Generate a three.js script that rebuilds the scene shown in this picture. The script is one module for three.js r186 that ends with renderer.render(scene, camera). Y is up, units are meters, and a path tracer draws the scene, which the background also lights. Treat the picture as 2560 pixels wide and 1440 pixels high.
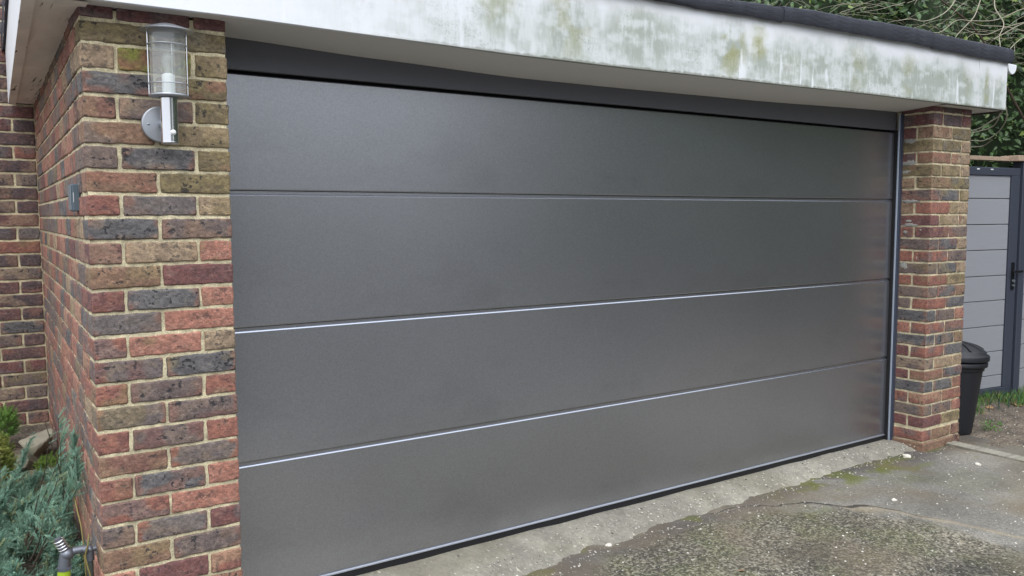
import * as THREE from 'three';
import { mergeGeometries, mergeVertices, toCreasedNormals } from 'three/addons/utils/BufferGeometryUtils.js';
import { RoundedBoxGeometry } from 'three/addons/geometries/RoundedBoxGeometry.js';

// ---------------------------------------------------------------- camera, sky, sun, exposure
const scene = new THREE.Scene();
const camera = new THREE.PerspectiveCamera(37.304, 16 / 9, 0.05, 400);
{
  const yaw = 0.5985, pit = -0.0847, rol = -0.0034;
  const f = new THREE.Vector3(Math.sin(yaw) * Math.cos(pit), Math.sin(pit), -Math.cos(yaw) * Math.cos(pit));
  const r = new THREE.Vector3(Math.cos(yaw), 0, Math.sin(yaw)), u = new THREE.Vector3().crossVectors(r, f);
  camera.position.set(-0.8382, 1.4719, 2.8902);
  camera.up.copy(u.multiplyScalar(Math.cos(rol)).addScaledVector(r, -Math.sin(rol)));
  camera.lookAt(camera.position.clone().add(f));
}
const SKY = 2.25;
{
  const w = 64, h = 64, d = new Float32Array(w * h * 4);
  for (let j = 0; j < h; j++) for (let i = 0; i < w; i++) {
    const s = Math.sin(((j + 0.5) / h - 0.5) * Math.PI), k = (j * w + i) * 4;
    const l = s > 0 ? SKY * (1 + 2 * s) / 3 : SKY * 0.16;                    // overcast: brightest overhead
    d[k] = l * (s > 0 ? 0.95 : 0.95); d[k + 1] = l * 0.99; d[k + 2] = l * (s > 0 ? 1.07 : 0.9); d[k + 3] = 1;
  }
  const t = new THREE.DataTexture(d, w, h, THREE.RGBAFormat, THREE.FloatType);
  t.mapping = THREE.EquirectangularReflectionMapping; t.magFilter = THREE.LinearFilter; t.needsUpdate = true;
  scene.background = t; scene.environment = t;
}
const sun = new THREE.DirectionalLight(new THREE.Color(1, 0.97, 0.92), 0.8);
sun.position.set(-5, 11, 9); sun.castShadow = true; sun.shadow.radius = 40;
Object.assign(sun.shadow.camera, { left: -9, right: 9, top: 9, bottom: -9, near: 0.5, far: 40 });
scene.add(sun);
const renderer = new THREE.WebGLRenderer();
renderer.toneMapping = THREE.LinearToneMapping; renderer.toneMappingExposure = 1.43; renderer.shadowMap.enabled = true;

// ---------------------------------------------------------------- helpers
let seed = 12345;
function rnd() { seed = (seed + 0x6D2B79F5) | 0; let t = Math.imul(seed ^ (seed >>> 15), 1 | seed); t = (t + Math.imul(t ^ (t >>> 7), 61 | t)) ^ t; return ((t ^ (t >>> 14)) >>> 0) / 4294967296; }
const rr = (a, b) => a + (b - a) * rnd();
const clamp = (x, a = 0, b = 1) => Math.min(b, Math.max(a, x));
const mix = (a, b, t) => a + (b - a) * t;
const sm = (a, b, x) => { const t = clamp((x - a) / (b - a)); return t * t * (3 - 2 * t); };
function hash(x, y, z) { let h = Math.imul(x, 374761393) + Math.imul(y, 668265263) + Math.imul(z, 1274126177); h = Math.imul(h ^ (h >>> 13), 1274126177); return ((h ^ (h >>> 16)) >>> 0) / 4294967296; }
function n2(x, y, s = 0) {
  const i = Math.floor(x), j = Math.floor(y); let u = x - i, v = y - j; u = u * u * (3 - 2 * u); v = v * v * (3 - 2 * v);
  return mix(mix(hash(i, j, s), hash(i + 1, j, s), u), mix(hash(i, j + 1, s), hash(i + 1, j + 1, s), u), v);
}
function n3(x, y, z) {
  const k = Math.floor(z); let w = z - k; w = w * w * (3 - 2 * w);
  return mix(n2(x, y, k), n2(x, y, k + 1), w);
}
function fbm(x, y, s = 0, o = 4) { let a = 0.5, t = 0, n = 0; for (let k = 0; k < o; k++) { t += a * n2(x, y, s + k * 17); n += a; a *= 0.5; x = x * 2.03 + 11.3; y = y * 2.01 + 5.7; } return t / n; }
const lin = (c) => { c /= 255; return c <= 0.04045 ? c / 12.92 : Math.pow((c + 0.055) / 1.055, 2.4); };
const srgb = (c) => 255 * (c <= 0.0031308 ? 12.92 * c : 1.055 * Math.pow(c, 1 / 2.4) - 0.055);
function tex(w, h, fn, isColor = true, repeat = false) {           // fn(i, j, out): j = 0 is the bottom row
  const d = new Uint8Array(w * h * 4), o = [0, 0, 0];
  for (let j = 0; j < h; j++) for (let i = 0; i < w; i++) {
    fn(i, j, o); const k = (j * w + i) * 4;
    d[k] = clamp(o[0], 0, 255); d[k + 1] = clamp(o[1], 0, 255); d[k + 2] = clamp(o[2], 0, 255); d[k + 3] = 255;
  }
  const t = new THREE.DataTexture(d, w, h, THREE.RGBAFormat);
  t.magFilter = THREE.LinearFilter; t.minFilter = THREE.LinearMipmapLinearFilter; t.generateMipmaps = true; t.needsUpdate = true;
  if (isColor) t.colorSpace = THREE.SRGBColorSpace;
  if (repeat) t.wrapS = t.wrapT = THREE.RepeatWrapping;
  return t;
}
const std = (p) => new THREE.MeshStandardMaterial(p);
const rgb = (r, g, b) => new THREE.Color().setRGB(lin(r), lin(g), lin(b));   // from sRGB bytes
const used = {};
function numbered(name) { used[name] = (used[name] ?? -1) + 1; return used[name] ? `${name}_${String(used[name]).padStart(3, '0')}` : name; }
function shade(o) { o.traverse((m) => { if (m.isMesh) m.castShadow = m.receiveShadow = true; }); }
function top(o, name, label, category, group, kind) {
  o.name = numbered(name); scene.add(o); shade(o);
  if (label) o.userData.label = label;
  if (category) o.userData.category = category;
  if (group) o.userData.group = group;
  if (kind) o.userData.kind = kind;
  return o;
}
const group = (x = 0, y = 0, z = 0) => { const g = new THREE.Group(); g.position.set(x, y, z); return g; };
function part(name, geo, mat, parent, kind) {
  const m = new THREE.Mesh(Array.isArray(geo) ? mergeGeometries(geo.map((g) => (g.index ? g.toNonIndexed() : g))) : geo, mat);
  m.name = name; parent.add(m); m.castShadow = m.receiveShadow = true; if (kind) m.userData.kind = kind; return m;
}
const at = (g, x, y, z, rx = 0, ry = 0, rz = 0) => { g.rotateX(rx); g.rotateY(ry); g.rotateZ(rz); g.translate(x, y, z); return g; };
const cyl = (r0, r1, h, n = 24, open = false) => new THREE.CylinderGeometry(r0, r1, h, n, 1, open);
const V = (x, y, z) => new THREE.Vector3(x, y, z);
const tube = (pts, r, n = 6, seg = 0) => new THREE.TubeGeometry(new THREE.CatmullRomCurve3(pts.map((p) => (p.isVector3 ? p : V(...p)))), seg || pts.length * 6, r, n);
function taper(pts, r0, r1, n = 5, seg = 0) {                        // a tube that thins towards its end
  const c = new THREE.CatmullRomCurve3(pts.map((p) => (p.isVector3 ? p : V(...p)))), s = seg || pts.length * 5, g = new THREE.TubeGeometry(c, s, 1, n);
  const p = g.attributes.position, q = new THREE.Vector3();
  for (let i = 0; i <= s; i++) { c.getPointAt(i / s, q); const r = mix(r0, r1, i / s); for (let k = 0; k <= n; k++) { const m = i * (n + 1) + k; p.setXYZ(m, q.x + (p.getX(m) - q.x) * r, q.y + (p.getY(m) - q.y) * r, q.z + (p.getZ(m) - q.z) * r); } }
  return g;
}
// box between two corners with chamfered edges
function bbox(x0, x1, y0, y1, z0, z1, r = 0.002) { const g = new RoundedBoxGeometry(x1 - x0, y1 - y0, z1 - z0, 1, r); g.translate((x0 + x1) / 2, (y0 + y1) / 2, (z0 + z1) / 2); return g; }
const interp = (t) => (x) => { if (x <= t[0][0]) return t[0][1]; for (let i = 1; i < t.length; i++) if (x <= t[i][0]) { const u = (x - t[i - 1][0]) / (t[i][0] - t[i - 1][0]), s = u * u * (3 - 2 * u); return mix(t[i - 1][1], t[i][1], mix(u, s, 0.5)); } return t[t.length - 1][1]; };
// a grid surface from a function (u, v) -> [x, y, z], uv in metres from uvf
function sheet(nu, nv, fn, uvf) {
  const p = [], t = [], ix = [];
  for (let j = 0; j <= nv; j++) for (let i = 0; i <= nu; i++) { const a = fn(i / nu, j / nv); p.push(...a); t.push(...uvf(a, i / nu, j / nv)); }
  for (let j = 0; j < nv; j++) for (let i = 0; i < nu; i++) { const a = j * (nu + 1) + i, b = a + 1, c = a + nu + 1, d = c + 1; ix.push(a, b, d, a, d, c); }
  const g = new THREE.BufferGeometry(); g.setAttribute('position', new THREE.Float32BufferAttribute(p, 3)); g.setAttribute('uv', new THREE.Float32BufferAttribute(t, 2)); g.setIndex(ix); g.computeVertexNormals(); return g;
}
// closed profile [[z, y], ...] swept from x0 to x1, optionally shifted per x by yf(x, z, y)
function sweepX(prof, x0, x1, n = 1, yf = null) {
  const p = [], t = [], ix = []; let len = 0;
  for (let e = 0; e < prof.length; e++) {
    const a = prof[e], b = prof[(e + 1) % prof.length], l = Math.hypot(b[0] - a[0], b[1] - a[1]), base = p.length / 3;
    for (let i = 0; i <= n; i++) { const x = mix(x0, x1, i / n); for (const [k, q] of [[0, a], [1, b]]) { p.push(x, yf ? yf(x, q[0], q[1]) : q[1], q[0]); t.push(x, len + k * l); } }
    for (let i = 0; i < n; i++) { const k = base + i * 2; ix.push(k, k + 2, k + 1, k + 1, k + 2, k + 3); }
    len += l;
  }
  const sh = THREE.ShapeUtils.triangulateShape(prof.map((q) => new THREE.Vector2(q[0], q[1])), []);
  for (const [x, f] of [[x0, 0], [x1, 1]]) {
    const base = p.length / 3;
    for (const q of prof) { p.push(x, yf ? yf(x, q[0], q[1]) : q[1], q[0]); t.push(q[0], q[1]); }
    for (const [a, b, c] of sh) f ? ix.push(base + a, base + c, base + b) : ix.push(base + a, base + b, base + c);
  }
  const g = new THREE.BufferGeometry(); g.setAttribute('position', new THREE.Float32BufferAttribute(p, 3)); g.setAttribute('uv', new THREE.Float32BufferAttribute(t, 2)); g.setIndex(ix);
  const h = g.toNonIndexed(); h.computeVertexNormals(); return h;
}

// ---------------------------------------------------------------- brick: one atlas of unique faces
const TYPES = {            // base colour, second colour, flashing of the ends, dark pits
  R: [[149, 101, 86], [130, 89, 80], 0, 0.5], P: [[168, 118, 102], [152, 109, 95], 0, 0.4], M: [[120, 81, 77], [106, 75, 74], 0, 0.5], B: [[142, 113, 92], [124, 98, 82], 0, 0.8],
  O: [[132, 118, 86], [114, 101, 78], 0, 0.8], G: [[106, 103, 103], [91, 88, 89], 0.65, 1], N: [[119, 103, 95], [103, 91, 88], 0.4, 0.9], T: [[164, 143, 116], [142, 123, 103], 0.15, 0.5],
  F: [[121, 107, 97], [106, 96, 94], 1, 0.8], D: [[86, 74, 76], [102, 80, 78], 0.3, 0.6], L: [[129, 134, 65], [132, 110, 78], 0, 0.8],
};
const KINDS = 'RPMBOGNTFDL', COLS = 8, ROWS = 26;
const cellType = []; { const seq = 'RMBOGNTFDRNGBOPMTNFGRDBOTMPNGDL'; for (let k = 0; k < COLS * ROWS; k++) cellType.push(seq[(k * 7) % seq.length]); }
const cellsOf = {}; cellType.forEach((t, k) => (cellsOf[t] ??= []).push(k));
let brickMap, brickBump;
{
  const W = 2048, H = 2048, cw = W / COLS, ch = Math.floor(H / ROWS), bump = new Float32Array(W * H);
  brickMap = tex(W, H, (i, j, o) => {
    const c = Math.floor(i / cw), r = Math.min(ROWS - 1, Math.floor(j / ch)), k = r * COLS + c, [a, b, fl, pit] = TYPES[cellType[k]];
    const u = (i - c * cw) / cw, v = (j - r * ch) / ch, x = u * 215, y = v * 70;        // millimetres
    const m = fbm(x / 34, y / 24, k * 5 + 1, 4), m2 = fbm(x / 9, y / 7, k * 5 + 900, 3), g = n2(x / 1.7, y / 1.5, k + 50), g2 = n2(x / 0.85, y / 0.85, k + 80);
    let q = sm(0.3, 0.7, m), s = [mix(a[0], b[0], q), mix(a[1], b[1], q), mix(a[2], b[2], q)];
    if (fl) { const e = Math.min(x, 215 - x) / 26 + Math.min(y, 70 - y) / 60 - 0.5 + (m - 0.5) * 2.2, f = (1 - sm(0.1, 0.9, e)) * fl * 0.85; s = [mix(s[0], 142, f), mix(s[1], 95, f), mix(s[2], 79, f)]; }
    { const h = TYPES['RTOGMB'[Math.floor(hash(k, 3, 5) * 6)]][0], f = sm(0.45, 0.72, n2(x / 60 + 3, y / 50, k + 600)) * 0.5; s = [mix(s[0], h[0], f), mix(s[1], h[1], f), mix(s[2], h[2], f)]; }
    const tone = (0.74 + 0.42 * m2) * (0.86 + 0.28 * g2) * (0.9 + 0.2 * g);
    const pits = sm(0.61, 0.7, fbm(x / 10, y / 10, k * 3 + 400, 3)) * pit * sm(0.5, 0.66, n2(x / 38, y / 26, k + 7)), dust = sm(0.6, 0.8, fbm(x / 16, y / 11, k * 3 + 700, 3)) * 0.3;
    for (let z = 0; z < 3; z++) { let t = s[z] * tone; t = mix(t, [38, 38, 42][z], pits * 0.8); o[z] = mix(t, [196, 184, 158][z], dust * 0.55); }
    const fleck = n2(x / 1.1, y / 1.1, k + 300); if (fleck > 0.965) { o[0] = mix(o[0], 225, 0.6); o[1] = mix(o[1], 215, 0.6); o[2] = mix(o[2], 195, 0.6); }
    bump[j * W + i] = 0.55 * m2 + 0.3 * g + 0.15 * g2 - 0.5 * pits;
  });
  brickBump = tex(W, H, (i, j, o) => { o[0] = o[1] = o[2] = 60 + 170 * bump[j * W + i]; }, false);
}
const M = {};
M.brick = std({ map: brickMap, bumpMap: brickBump, bumpScale: 0.0045, roughness: 0.93 });
const mortarMap = tex(512, 512, (i, j, o) => { const a = fbm(i / 40, j / 40, 3, 4), b = hash(i, j, 9), c = n2(i / 3, j / 3, 77), k = (0.72 + 0.4 * a) * (0.85 + 0.2 * b) * (0.85 + 0.25 * c); o[0] = 228 * k; o[1] = 216 * k; o[2] = 180 * k; }, true, true);
const mortarBump = tex(512, 512, (i, j, o) => { o[0] = o[1] = o[2] = 255 * (0.5 * fbm(i / 12, j / 12, 31, 3) + 0.5 * n2(i / 2.5, j / 2.5, 5)); }, false, true);
for (const t of [mortarMap, mortarBump]) t.repeat.set(3, 3);
M.mortar = std({ map: mortarMap, bumpMap: mortarBump, bumpScale: 0.003, roughness: 0.97 });

const RAD = 0.0055;
function brickGeo(w, h, d, type, nx = 9, ny = 3, nz = 3, rough = 1) {
  const ax = (n, half) => { const a = [-half]; for (let i = 0; i <= n; i++) a.push(mix(-half + RAD, half - RAD, i / n)); a.push(half); return a; };
  const X = ax(nx, w / 2), Y = ax(ny, h / 2), Z = ax(nz, d / 2), P = [], UV = [], IX = [];
  const cell = cellsOf[type][Math.floor(rnd() * cellsOf[type].length)], cc = cell % COLS, cr = Math.floor(cell / COLS), fu = rnd() < 0.5, off = rnd() * Math.max(0, 1 - w / 0.215) * 0.9, sd = rnd() * 500;
  const face = (A, B, f, uf) => { const b = P.length / 3; for (const v of B) for (const u of A) { P.push(...f(u, v)); UV.push(...uf(u, v)); } const n = A.length; for (let j = 0; j < B.length - 1; j++) for (let i = 0; i < n - 1; i++) { const a = b + j * n + i; IX.push(a, a + 1, a + n + 1, a, a + n + 1, a + n); } };
  const cu = (t) => (cc + 0.01 + 0.98 * clamp(fu ? 1 - t : t)) / COLS, cv = (t) => (cr * Math.floor(2048 / ROWS) + 1.5 + 75 * clamp(t)) / 2048;
  const us = Math.min(1, w / 0.215);
  const fr = (x, y) => [cu(off + (x / w + 0.5) * us), cv(y / h + 0.5)], sd2 = (z, y) => [cu(0.25 + (z / d + 0.5) * Math.min(0.75, d / 0.215)), cv(y / h + 0.5)];
  face(X, Y, (x, y) => [x, y, d / 2], fr); face([...X].reverse(), Y, (x, y) => [x, y, -d / 2], fr);
  face([...Z].reverse(), Y, (z, y) => [w / 2, y, z], sd2); face(Z, Y, (z, y) => [-w / 2, y, z], sd2);
  face(X, [...Z].reverse(), (x, z) => [x, h / 2, z], (x, z) => fr(x, z / d * h)); face(X, Z, (x, z) => [x, -h / 2, z], (x, z) => fr(x, z / d * h));
  const H = [w / 2 - RAD, h / 2 - RAD, d / 2 - RAD];
  for (let i = 0; i < P.length; i += 3) {
    const q = [clamp(P[i], -H[0], H[0]), clamp(P[i + 1], -H[1], H[1]), clamp(P[i + 2], -H[2], H[2])], n = [P[i] - q[0], P[i + 1] - q[1], P[i + 2] - q[2]], l = Math.hypot(...n) || 1;
    const k = RAD / l;
    for (let z = 0; z < 3; z++) P[i + z] = q[z] + n[z] * k;
    const x = P[i] * 1000 + sd, y = P[i + 1] * 1000, z = P[i + 2] * 1000;
    const a = (n3(x / 24, y / 24, z / 24) - 0.5) * 0.0042 + (n3(x / 9 + 40, y / 9, z / 9) - 0.5) * 0.0026, e = (n3(x / 15 + 90, y / 15, z / 15) - 0.5) * 0.004;
    P[i] += (n[0] / l) * a * rough; P[i + 2] += (n[2] / l) * a * rough; P[i + 1] += ((n[1] / l) * a + (Math.abs(n[1]) > 0.001 ? e * 0.7 : 0)) * rough;
  }
  const g = new THREE.BufferGeometry(); g.setAttribute('position', new THREE.Float32BufferAttribute(P, 3)); g.setAttribute('uv', new THREE.Float32BufferAttribute(UV, 2)); g.setIndex(IX);
  // smooth across the faces: normals from shared positions
  const bare = new THREE.BufferGeometry(); bare.setAttribute('position', g.attributes.position.clone()); bare.setIndex([...IX]);
  const mv = mergeVertices(bare, 1e-5); mv.computeVertexNormals();
  const key = (p, k) => `${Math.round(p.getX(k) * 1e5)},${Math.round(p.getY(k) * 1e5)},${Math.round(p.getZ(k) * 1e5)}`, map = new Map(), mp = mv.attributes.position, mn = mv.attributes.normal, N = [];
  for (let k = 0; k < mp.count; k++) map.set(key(mp, k), k);
  for (let k = 0; k < g.attributes.position.count; k++) { const m = map.get(key(g.attributes.position, k)) ?? 0; N.push(mn.getX(m), mn.getY(m), mn.getZ(m)); }
  g.setAttribute('normal', new THREE.Float32BufferAttribute(N, 3));
  return g;
}
// a brick between two corners; rough edges, tiny tilt
function brick(parent, x0, x1, y0, y1, z0, z1, type, det = [9, 3, 3], name = 'brick') {
  const m = part(name, brickGeo(x1 - x0, y1 - y0, z1 - z0, type, ...det), M.brick, parent);
  m.position.set((x0 + x1) / 2, (y0 + y1) / 2, (z0 + z1) / 2 + rr(-0.0012, 0.0022)); m.rotation.set(rr(-0.012, 0.012), rr(-0.006, 0.006), rr(-0.008, 0.008)); return m;
}
function mortarBox(x0, x1, y0, y1, z0, z1, n = 40) {                 // a core with slightly wavy faces
  const g = new THREE.BoxGeometry(x1 - x0, y1 - y0, z1 - z0, Math.ceil((x1 - x0) / 0.02), Math.ceil((y1 - y0) / 0.015), Math.ceil((z1 - z0) / 0.03));
  g.translate((x0 + x1) / 2, (y0 + y1) / 2, (z0 + z1) / 2);
  const p = g.attributes.position, nn = g.attributes.normal, u = g.attributes.uv;
  for (let i = 0; i < p.count; i++) {
    const x = p.getX(i), y = p.getY(i), z = p.getZ(i), e = (n3(x * 30, y * 45, z * 30) - 0.5) * 0.0035;
    u.setXY(i, Math.abs(nn.getX(i)) > 0.5 ? z : x, Math.abs(nn.getY(i)) > 0.5 ? z : y);
    const inside = Math.min(x - x0, x1 - x, z - z0, z1 - z) ;
    p.setXYZ(i, x + nn.getX(i) * e, y, z + nn.getZ(i) * e);
  }
  g.computeVertexNormals(); return g;
}

// ---------------------------------------------------------------- the setting: ground
const W0 = 4.24, PW = 0.4355, ZD = -0.239;
const edgeZ = interp([[-0.2, 0.34], [0.9, 0.2], [1.3, 0.13], [1.5, 0.045], [1.85, 0.04], [2.05, 0.018], [2.3, 0.025], [2.5, 0.012], [2.86, -0.02], [3.2, -0.03], [3.63, -0.06], [4.16, -0.02], [4.3, 0.0], [6, 0.0]]);
const crackZ = interp([[2.2, 0.03], [2.49, 0.035], [2.68, 0.154], [2.81, 0.196], [2.88, 0.284], [2.94, 0.377], [3.03, 0.42], [3.07, 0.53], [3.1, 0.65], [3.3, 1.2]]);
const GX0 = -0.1, GX1 = 5.02, GZ0 = -0.35, GZ1 = 2.21, GW = 2048, GH = 1024;
const groundBump = new Float32Array(GW * GH);
const driveMap = tex(GW, GH, (i, j, o) => {
  const x = mix(GX0, GX1, (i + 0.5) / GW), z = mix(GZ1, GZ0, (j + 0.5) / GH);
  const a = fbm(x * 2.2, z * 2.2, 11, 4), b = fbm(x * 9, z * 9, 23, 3), c = n2(x * 90, z * 90, 41), d = hash(i, j, 4), e = n2(x * 190, z * 190, 43);
  const dz = z - edgeZ(x) - (fbm(x * 11, z * 3, 71, 3) - 0.5) * 0.09;
  // worn, gritty patch in front of the crack, smoother pale asphalt to the right of it
  const curve = Math.hypot((x - 2.0) / 1.06, (z - 0.9) / 0.83) + (b - 0.5) * 0.2, gritty = 1 - sm(0.9, 1.08, curve);
  let g = mix(0.8, 1.14, a) * mix(1, 0.72 + 0.56 * fbm(x * 3.4, z * 5, 123, 3), gritty), s = [mix(126, 97, gritty) * g, mix(125, 93, gritty) * g, mix(121, 82, gritty) * g];
  const grain = mix(0.92 + 0.16 * d, 0.42 + 0.6 * d + 0.55 * c, gritty * 0.85 + 0.15) * (0.9 + 0.2 * e);
  s = s.map((v, k) => v * grain * [1, 0.98, 0.94][k]);
  const alg = sm(0.5, 0.68, fbm(x * 4, z * 4, 57, 4)) * (0.25 + 0.6 * gritty) * (0.6 + 0.6 * c);
  s = [mix(s[0], 92, alg * 0.55), mix(s[1], 96, alg * 0.55), mix(s[2], 58, alg * 0.55)];
  { const q = n2(x * 125 + 7, z * 125, 401), q2 = n2(x * 150, z * 150, 403), st = Math.max(sm(0.62, 0.7, q), sm(0.74, 0.8, q2) * 0.8) * (0.25 + 0.75 * gritty) * 0.42, dk = Math.max(sm(0.36, 0.28, q), sm(0.3, 0.22, q2)) * (0.18 + 0.82 * gritty) * 0.6; s = [mix(mix(s[0], 176, st), 46, dk), mix(mix(s[1], 172, st), 44, dk), mix(mix(s[2], 160, st), 36, dk)]; }
  const wet = (1 - sm(0.04, 0.2, dz)) * sm(0.22, 0.42, fbm(x * 5, z * 5, 91, 3)) * 0.75;             // silt along the edge of the concrete
  s = [mix(s[0], 84, wet), mix(s[1], 78, wet), mix(s[2], 74, wet)];
  const damp = sm(0.42, 0.72, fbm(x * 2.1 + 5, z * 3.3, 141, 5)) * (0.14 + 0.16 * gritty); s = s.map((v) => v * (1 - damp));
  const moss = (1 - sm(0.05, 0.16, Math.abs(dz - 0.09))) * sm(2.6, 3.0, x) * (1 - sm(3.9, 4.2, x)) * sm(0.35, 0.6, fbm(x * 8, z * 8, 63, 3)) + sm(0.62, 0.72, fbm(x * 6, z * 6, 66, 3)) * (1 - sm(0.1, 0.5, dz)) * 0.7;
  s = [mix(s[0], 88, moss * 0.75), mix(s[1], 94, moss * 0.75), mix(s[2], 34, moss * 0.75)];
  const brown = sm(0.45, 0.7, fbm(x * 2.4, z * 2.4, 35, 3)) * 0.45 + (1 - sm(0.05, 0.25, Math.abs(z - 0.75 + (x - 4) * 0.5 + (b - 0.5) * 0.3))) * sm(3.4, 3.7, x) * 0.35;
  s = [mix(s[0], 104, brown), mix(s[1], 92, brown), mix(s[2], 74, brown)];
  const ck = Math.abs(z - crackZ(x) - (fbm(x * 40, 1, 9, 2) - 0.5) * 0.03) / (x > 2.8 && x < 3.1 ? 3.2 : 1), crack = x > 2.3 ? (1 - sm(0.0025, 0.008, ck)) * (1 - 0.7 * sm(3.05, 3.2, x)) : 0, tan = x > 2.9 && x < 3.3 ? (1 - sm(0.0, 0.04, Math.abs(z - crackZ(x) - 0.05) / 3)) * 0.55 : 0;
  s = [mix(s[0], 150, tan), mix(s[1], 136, tan), mix(s[2], 112, tan)];
  const fleck = n2(x * 120, z * 120, 301) > 0.94 - 0.05 * gritty ? 0.75 : 0, dark = n2(x * 130, z * 130, 311) > 0.95 ? 0.35 : 0;
  const nearC = (1 - sm(0, 0.5, dz)) * (n2(x * 70, z * 70, 317) > 0.93 ? 0.6 : 0), f = Math.max(fleck * 0.6, nearC);
  for (let k = 0; k < 3; k++) { let v = mix(s[k], [205, 198, 180][k], f); v = mix(v, 42, dark * 0.7); o[k] = mix(v, [38, 34, 30][k], crack * 0.75); }
  groundBump[j * GW + i] = clamp(0.35 * (0.3 + 0.7 * gritty) * d + 0.3 * c + 0.25 * b + 0.2 * f - 0.6 * crack + 0.15 * moss);
});
const driveBump = tex(GW, GH, (i, j, o) => { o[0] = o[1] = o[2] = 255 * groundBump[j * GW + i]; }, false);
M.drive = std({ map: driveMap, bumpMap: driveBump, bumpScale: 0.006, roughness: 0.86 });
const driveH = (x, z) => -0.004 + (fbm(x * 1.8, z * 1.8, 5, 3) - 0.5) * 0.03 * sm(-0.1, 0.4, z) + (fbm(x * 14, z * 14, 8, 2) - 0.5) * 0.006 - 0.008 * (1 - sm(0.0, 0.1, z - edgeZ(x)));
const driveEdge = (u) => Math.min(u, 1 - u);
top(new THREE.Mesh(sheet(256, 130, (u, v) => { const x = mix(GX0, GX1, u), z = mix(GZ1, GZ0, v), e = sm(0, 0.03, Math.min(u, 1 - u, v)); return [x, mix(-0.05, driveH(x, z), e), z]; }, (p) => [(p[0] - GX0) / (GX1 - GX0), (GZ1 - p[2]) / (GZ1 - GZ0)]), M.drive), 'driveway', null, null, null, 'structure');

const asphaltMap = tex(1024, 1024, (i, j, o) => { const a = fbm(i / 110, j / 110, 2, 4), d = hash(i, j, 6), c = n2(i / 3, j / 3, 8), g = (0.8 + 0.3 * a) * (0.72 + 0.25 * d + 0.25 * c); o[0] = 80 * g; o[1] = 79 * g; o[2] = 76 * g; }, true, true);
asphaltMap.repeat.set(0.45, 0.45);
M.asphalt = std({ map: asphaltMap, roughness: 0.92 });
{
  const g = new THREE.PlaneGeometry(300, 300, 1, 1); g.rotateX(-Math.PI / 2); const u = g.attributes.uv; for (let i = 0; i < u.count; i++) u.setXY(i, u.getX(i) * 300, u.getY(i) * 300);
  g.translate(0, -0.045, 0); top(new THREE.Mesh(g, M.asphalt), 'ground', null, null, null, 'structure');
}
// concrete apron in front of the door, thinning out under the asphalt
const concreteMap = tex(2048, 256, (i, j, o) => {
  const x = i / 2048 * 4.7, y = j / 256 * 0.6, a = fbm(x * 3, y * 3, 4, 4), b = fbm(x * 16, y * 16, 14, 3), d = hash(i, j, 3), c = n2(x * 110, y * 110, 19);
  const g = (0.8 + 0.32 * a) * (0.86 + 0.2 * b) * (0.86 + 0.14 * d + 0.14 * c); o[0] = 150 * g; o[1] = 146 * g; o[2] = 133 * g;
  const st = sm(0.52, 0.72, fbm(x * 2.1, y * 5, 87, 4)) * 0.4; o[0] = mix(o[0], 104, st); o[1] = mix(o[1], 98, st); o[2] = mix(o[2], 82, st);
  const f = n2(x * 100, y * 100, 201) > 0.935 ? 0.7 : 0, dk = n2(x * 85, y * 85, 221) > 0.955 ? 0.5 : 0; for (let k = 0; k < 3; k++) o[k] = mix(mix(o[k], [222, 214, 196][k], f), 52, dk);
});
const concreteBump = tex(2048, 256, (i, j, o) => { const x = i / 2048 * 4.7, y = j / 256 * 0.6; o[0] = o[1] = o[2] = 255 * (0.4 * fbm(x * 20, y * 20, 14, 3) + 0.35 * n2(x * 110, y * 110, 19) + 0.25 * hash(i, j, 3)); }, false);
M.concrete = std({ map: concreteMap, bumpMap: concreteBump, bumpScale: 0.004, roughness: 0.9 });
top(new THREE.Mesh(sheet(220, 30, (u, v) => {
  const x = mix(-0.05, 4.44, u), zb = -0.45, ze = edgeZ(x) + 0.1 + (fbm(x * 9, 3, 44, 3) - 0.5) * 0.06, z = mix(ze, zb, v);
  const y = mix(-0.03, 0.016, sm(0, 0.5, v)) + (fbm(x * 22, z * 22, 15, 3) - 0.5) * 0.014 * (1 - sm(0.3, 0.7, v)) + (fbm(x * 5, z * 5, 25, 2) - 0.5) * 0.008;
  return [x, y, z];
}, (p, u, v) => [p[0] / 4.7 + 0.02, (p[2] + 0.5) / 1.0]), M.concrete), 'concrete_apron', null, null, null, 'structure');
// kerb line and bare soil on the far side of the right pier, planting bed on the near left
const soilMap = tex(1024, 1024, (i, j, o) => {
  const a = fbm(i / 60, j / 60, 6, 5), b = n2(i / 6, j / 6, 7), d = hash(i, j, 8), g = (0.6 + 0.6 * a) * (0.75 + 0.3 * b) * (0.85 + 0.3 * d); o[0] = 122 * g; o[1] = 110 * g; o[2] = 96 * g;
  const c = n2(i / 4, j / 4, 60); if (c > 0.9) { o[0] = 150; o[1] = 142; o[2] = 126; } if (c < 0.07) { o[0] *= 0.4; o[1] *= 0.4; o[2] *= 0.4; }
}, true, true);
const soilBump = tex(512, 512, (i, j, o) => { o[0] = o[1] = o[2] = 255 * (0.6 * fbm(i / 30, j / 30, 6, 4) + 0.4 * n2(i / 5, j / 5, 7)); }, false, true);
M.soil = std({ map: soilMap, bumpMap: soilBump, bumpScale: 0.02, roughness: 0.95 });
const soilH = (x, z) => -0.012 + sm(4.6, 5.6, x) * 0.045 + (fbm(x * 5, z * 5, 51, 4) - 0.5) * 0.05 + sm(-0.1, -0.5, z) * 0.03;
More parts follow.
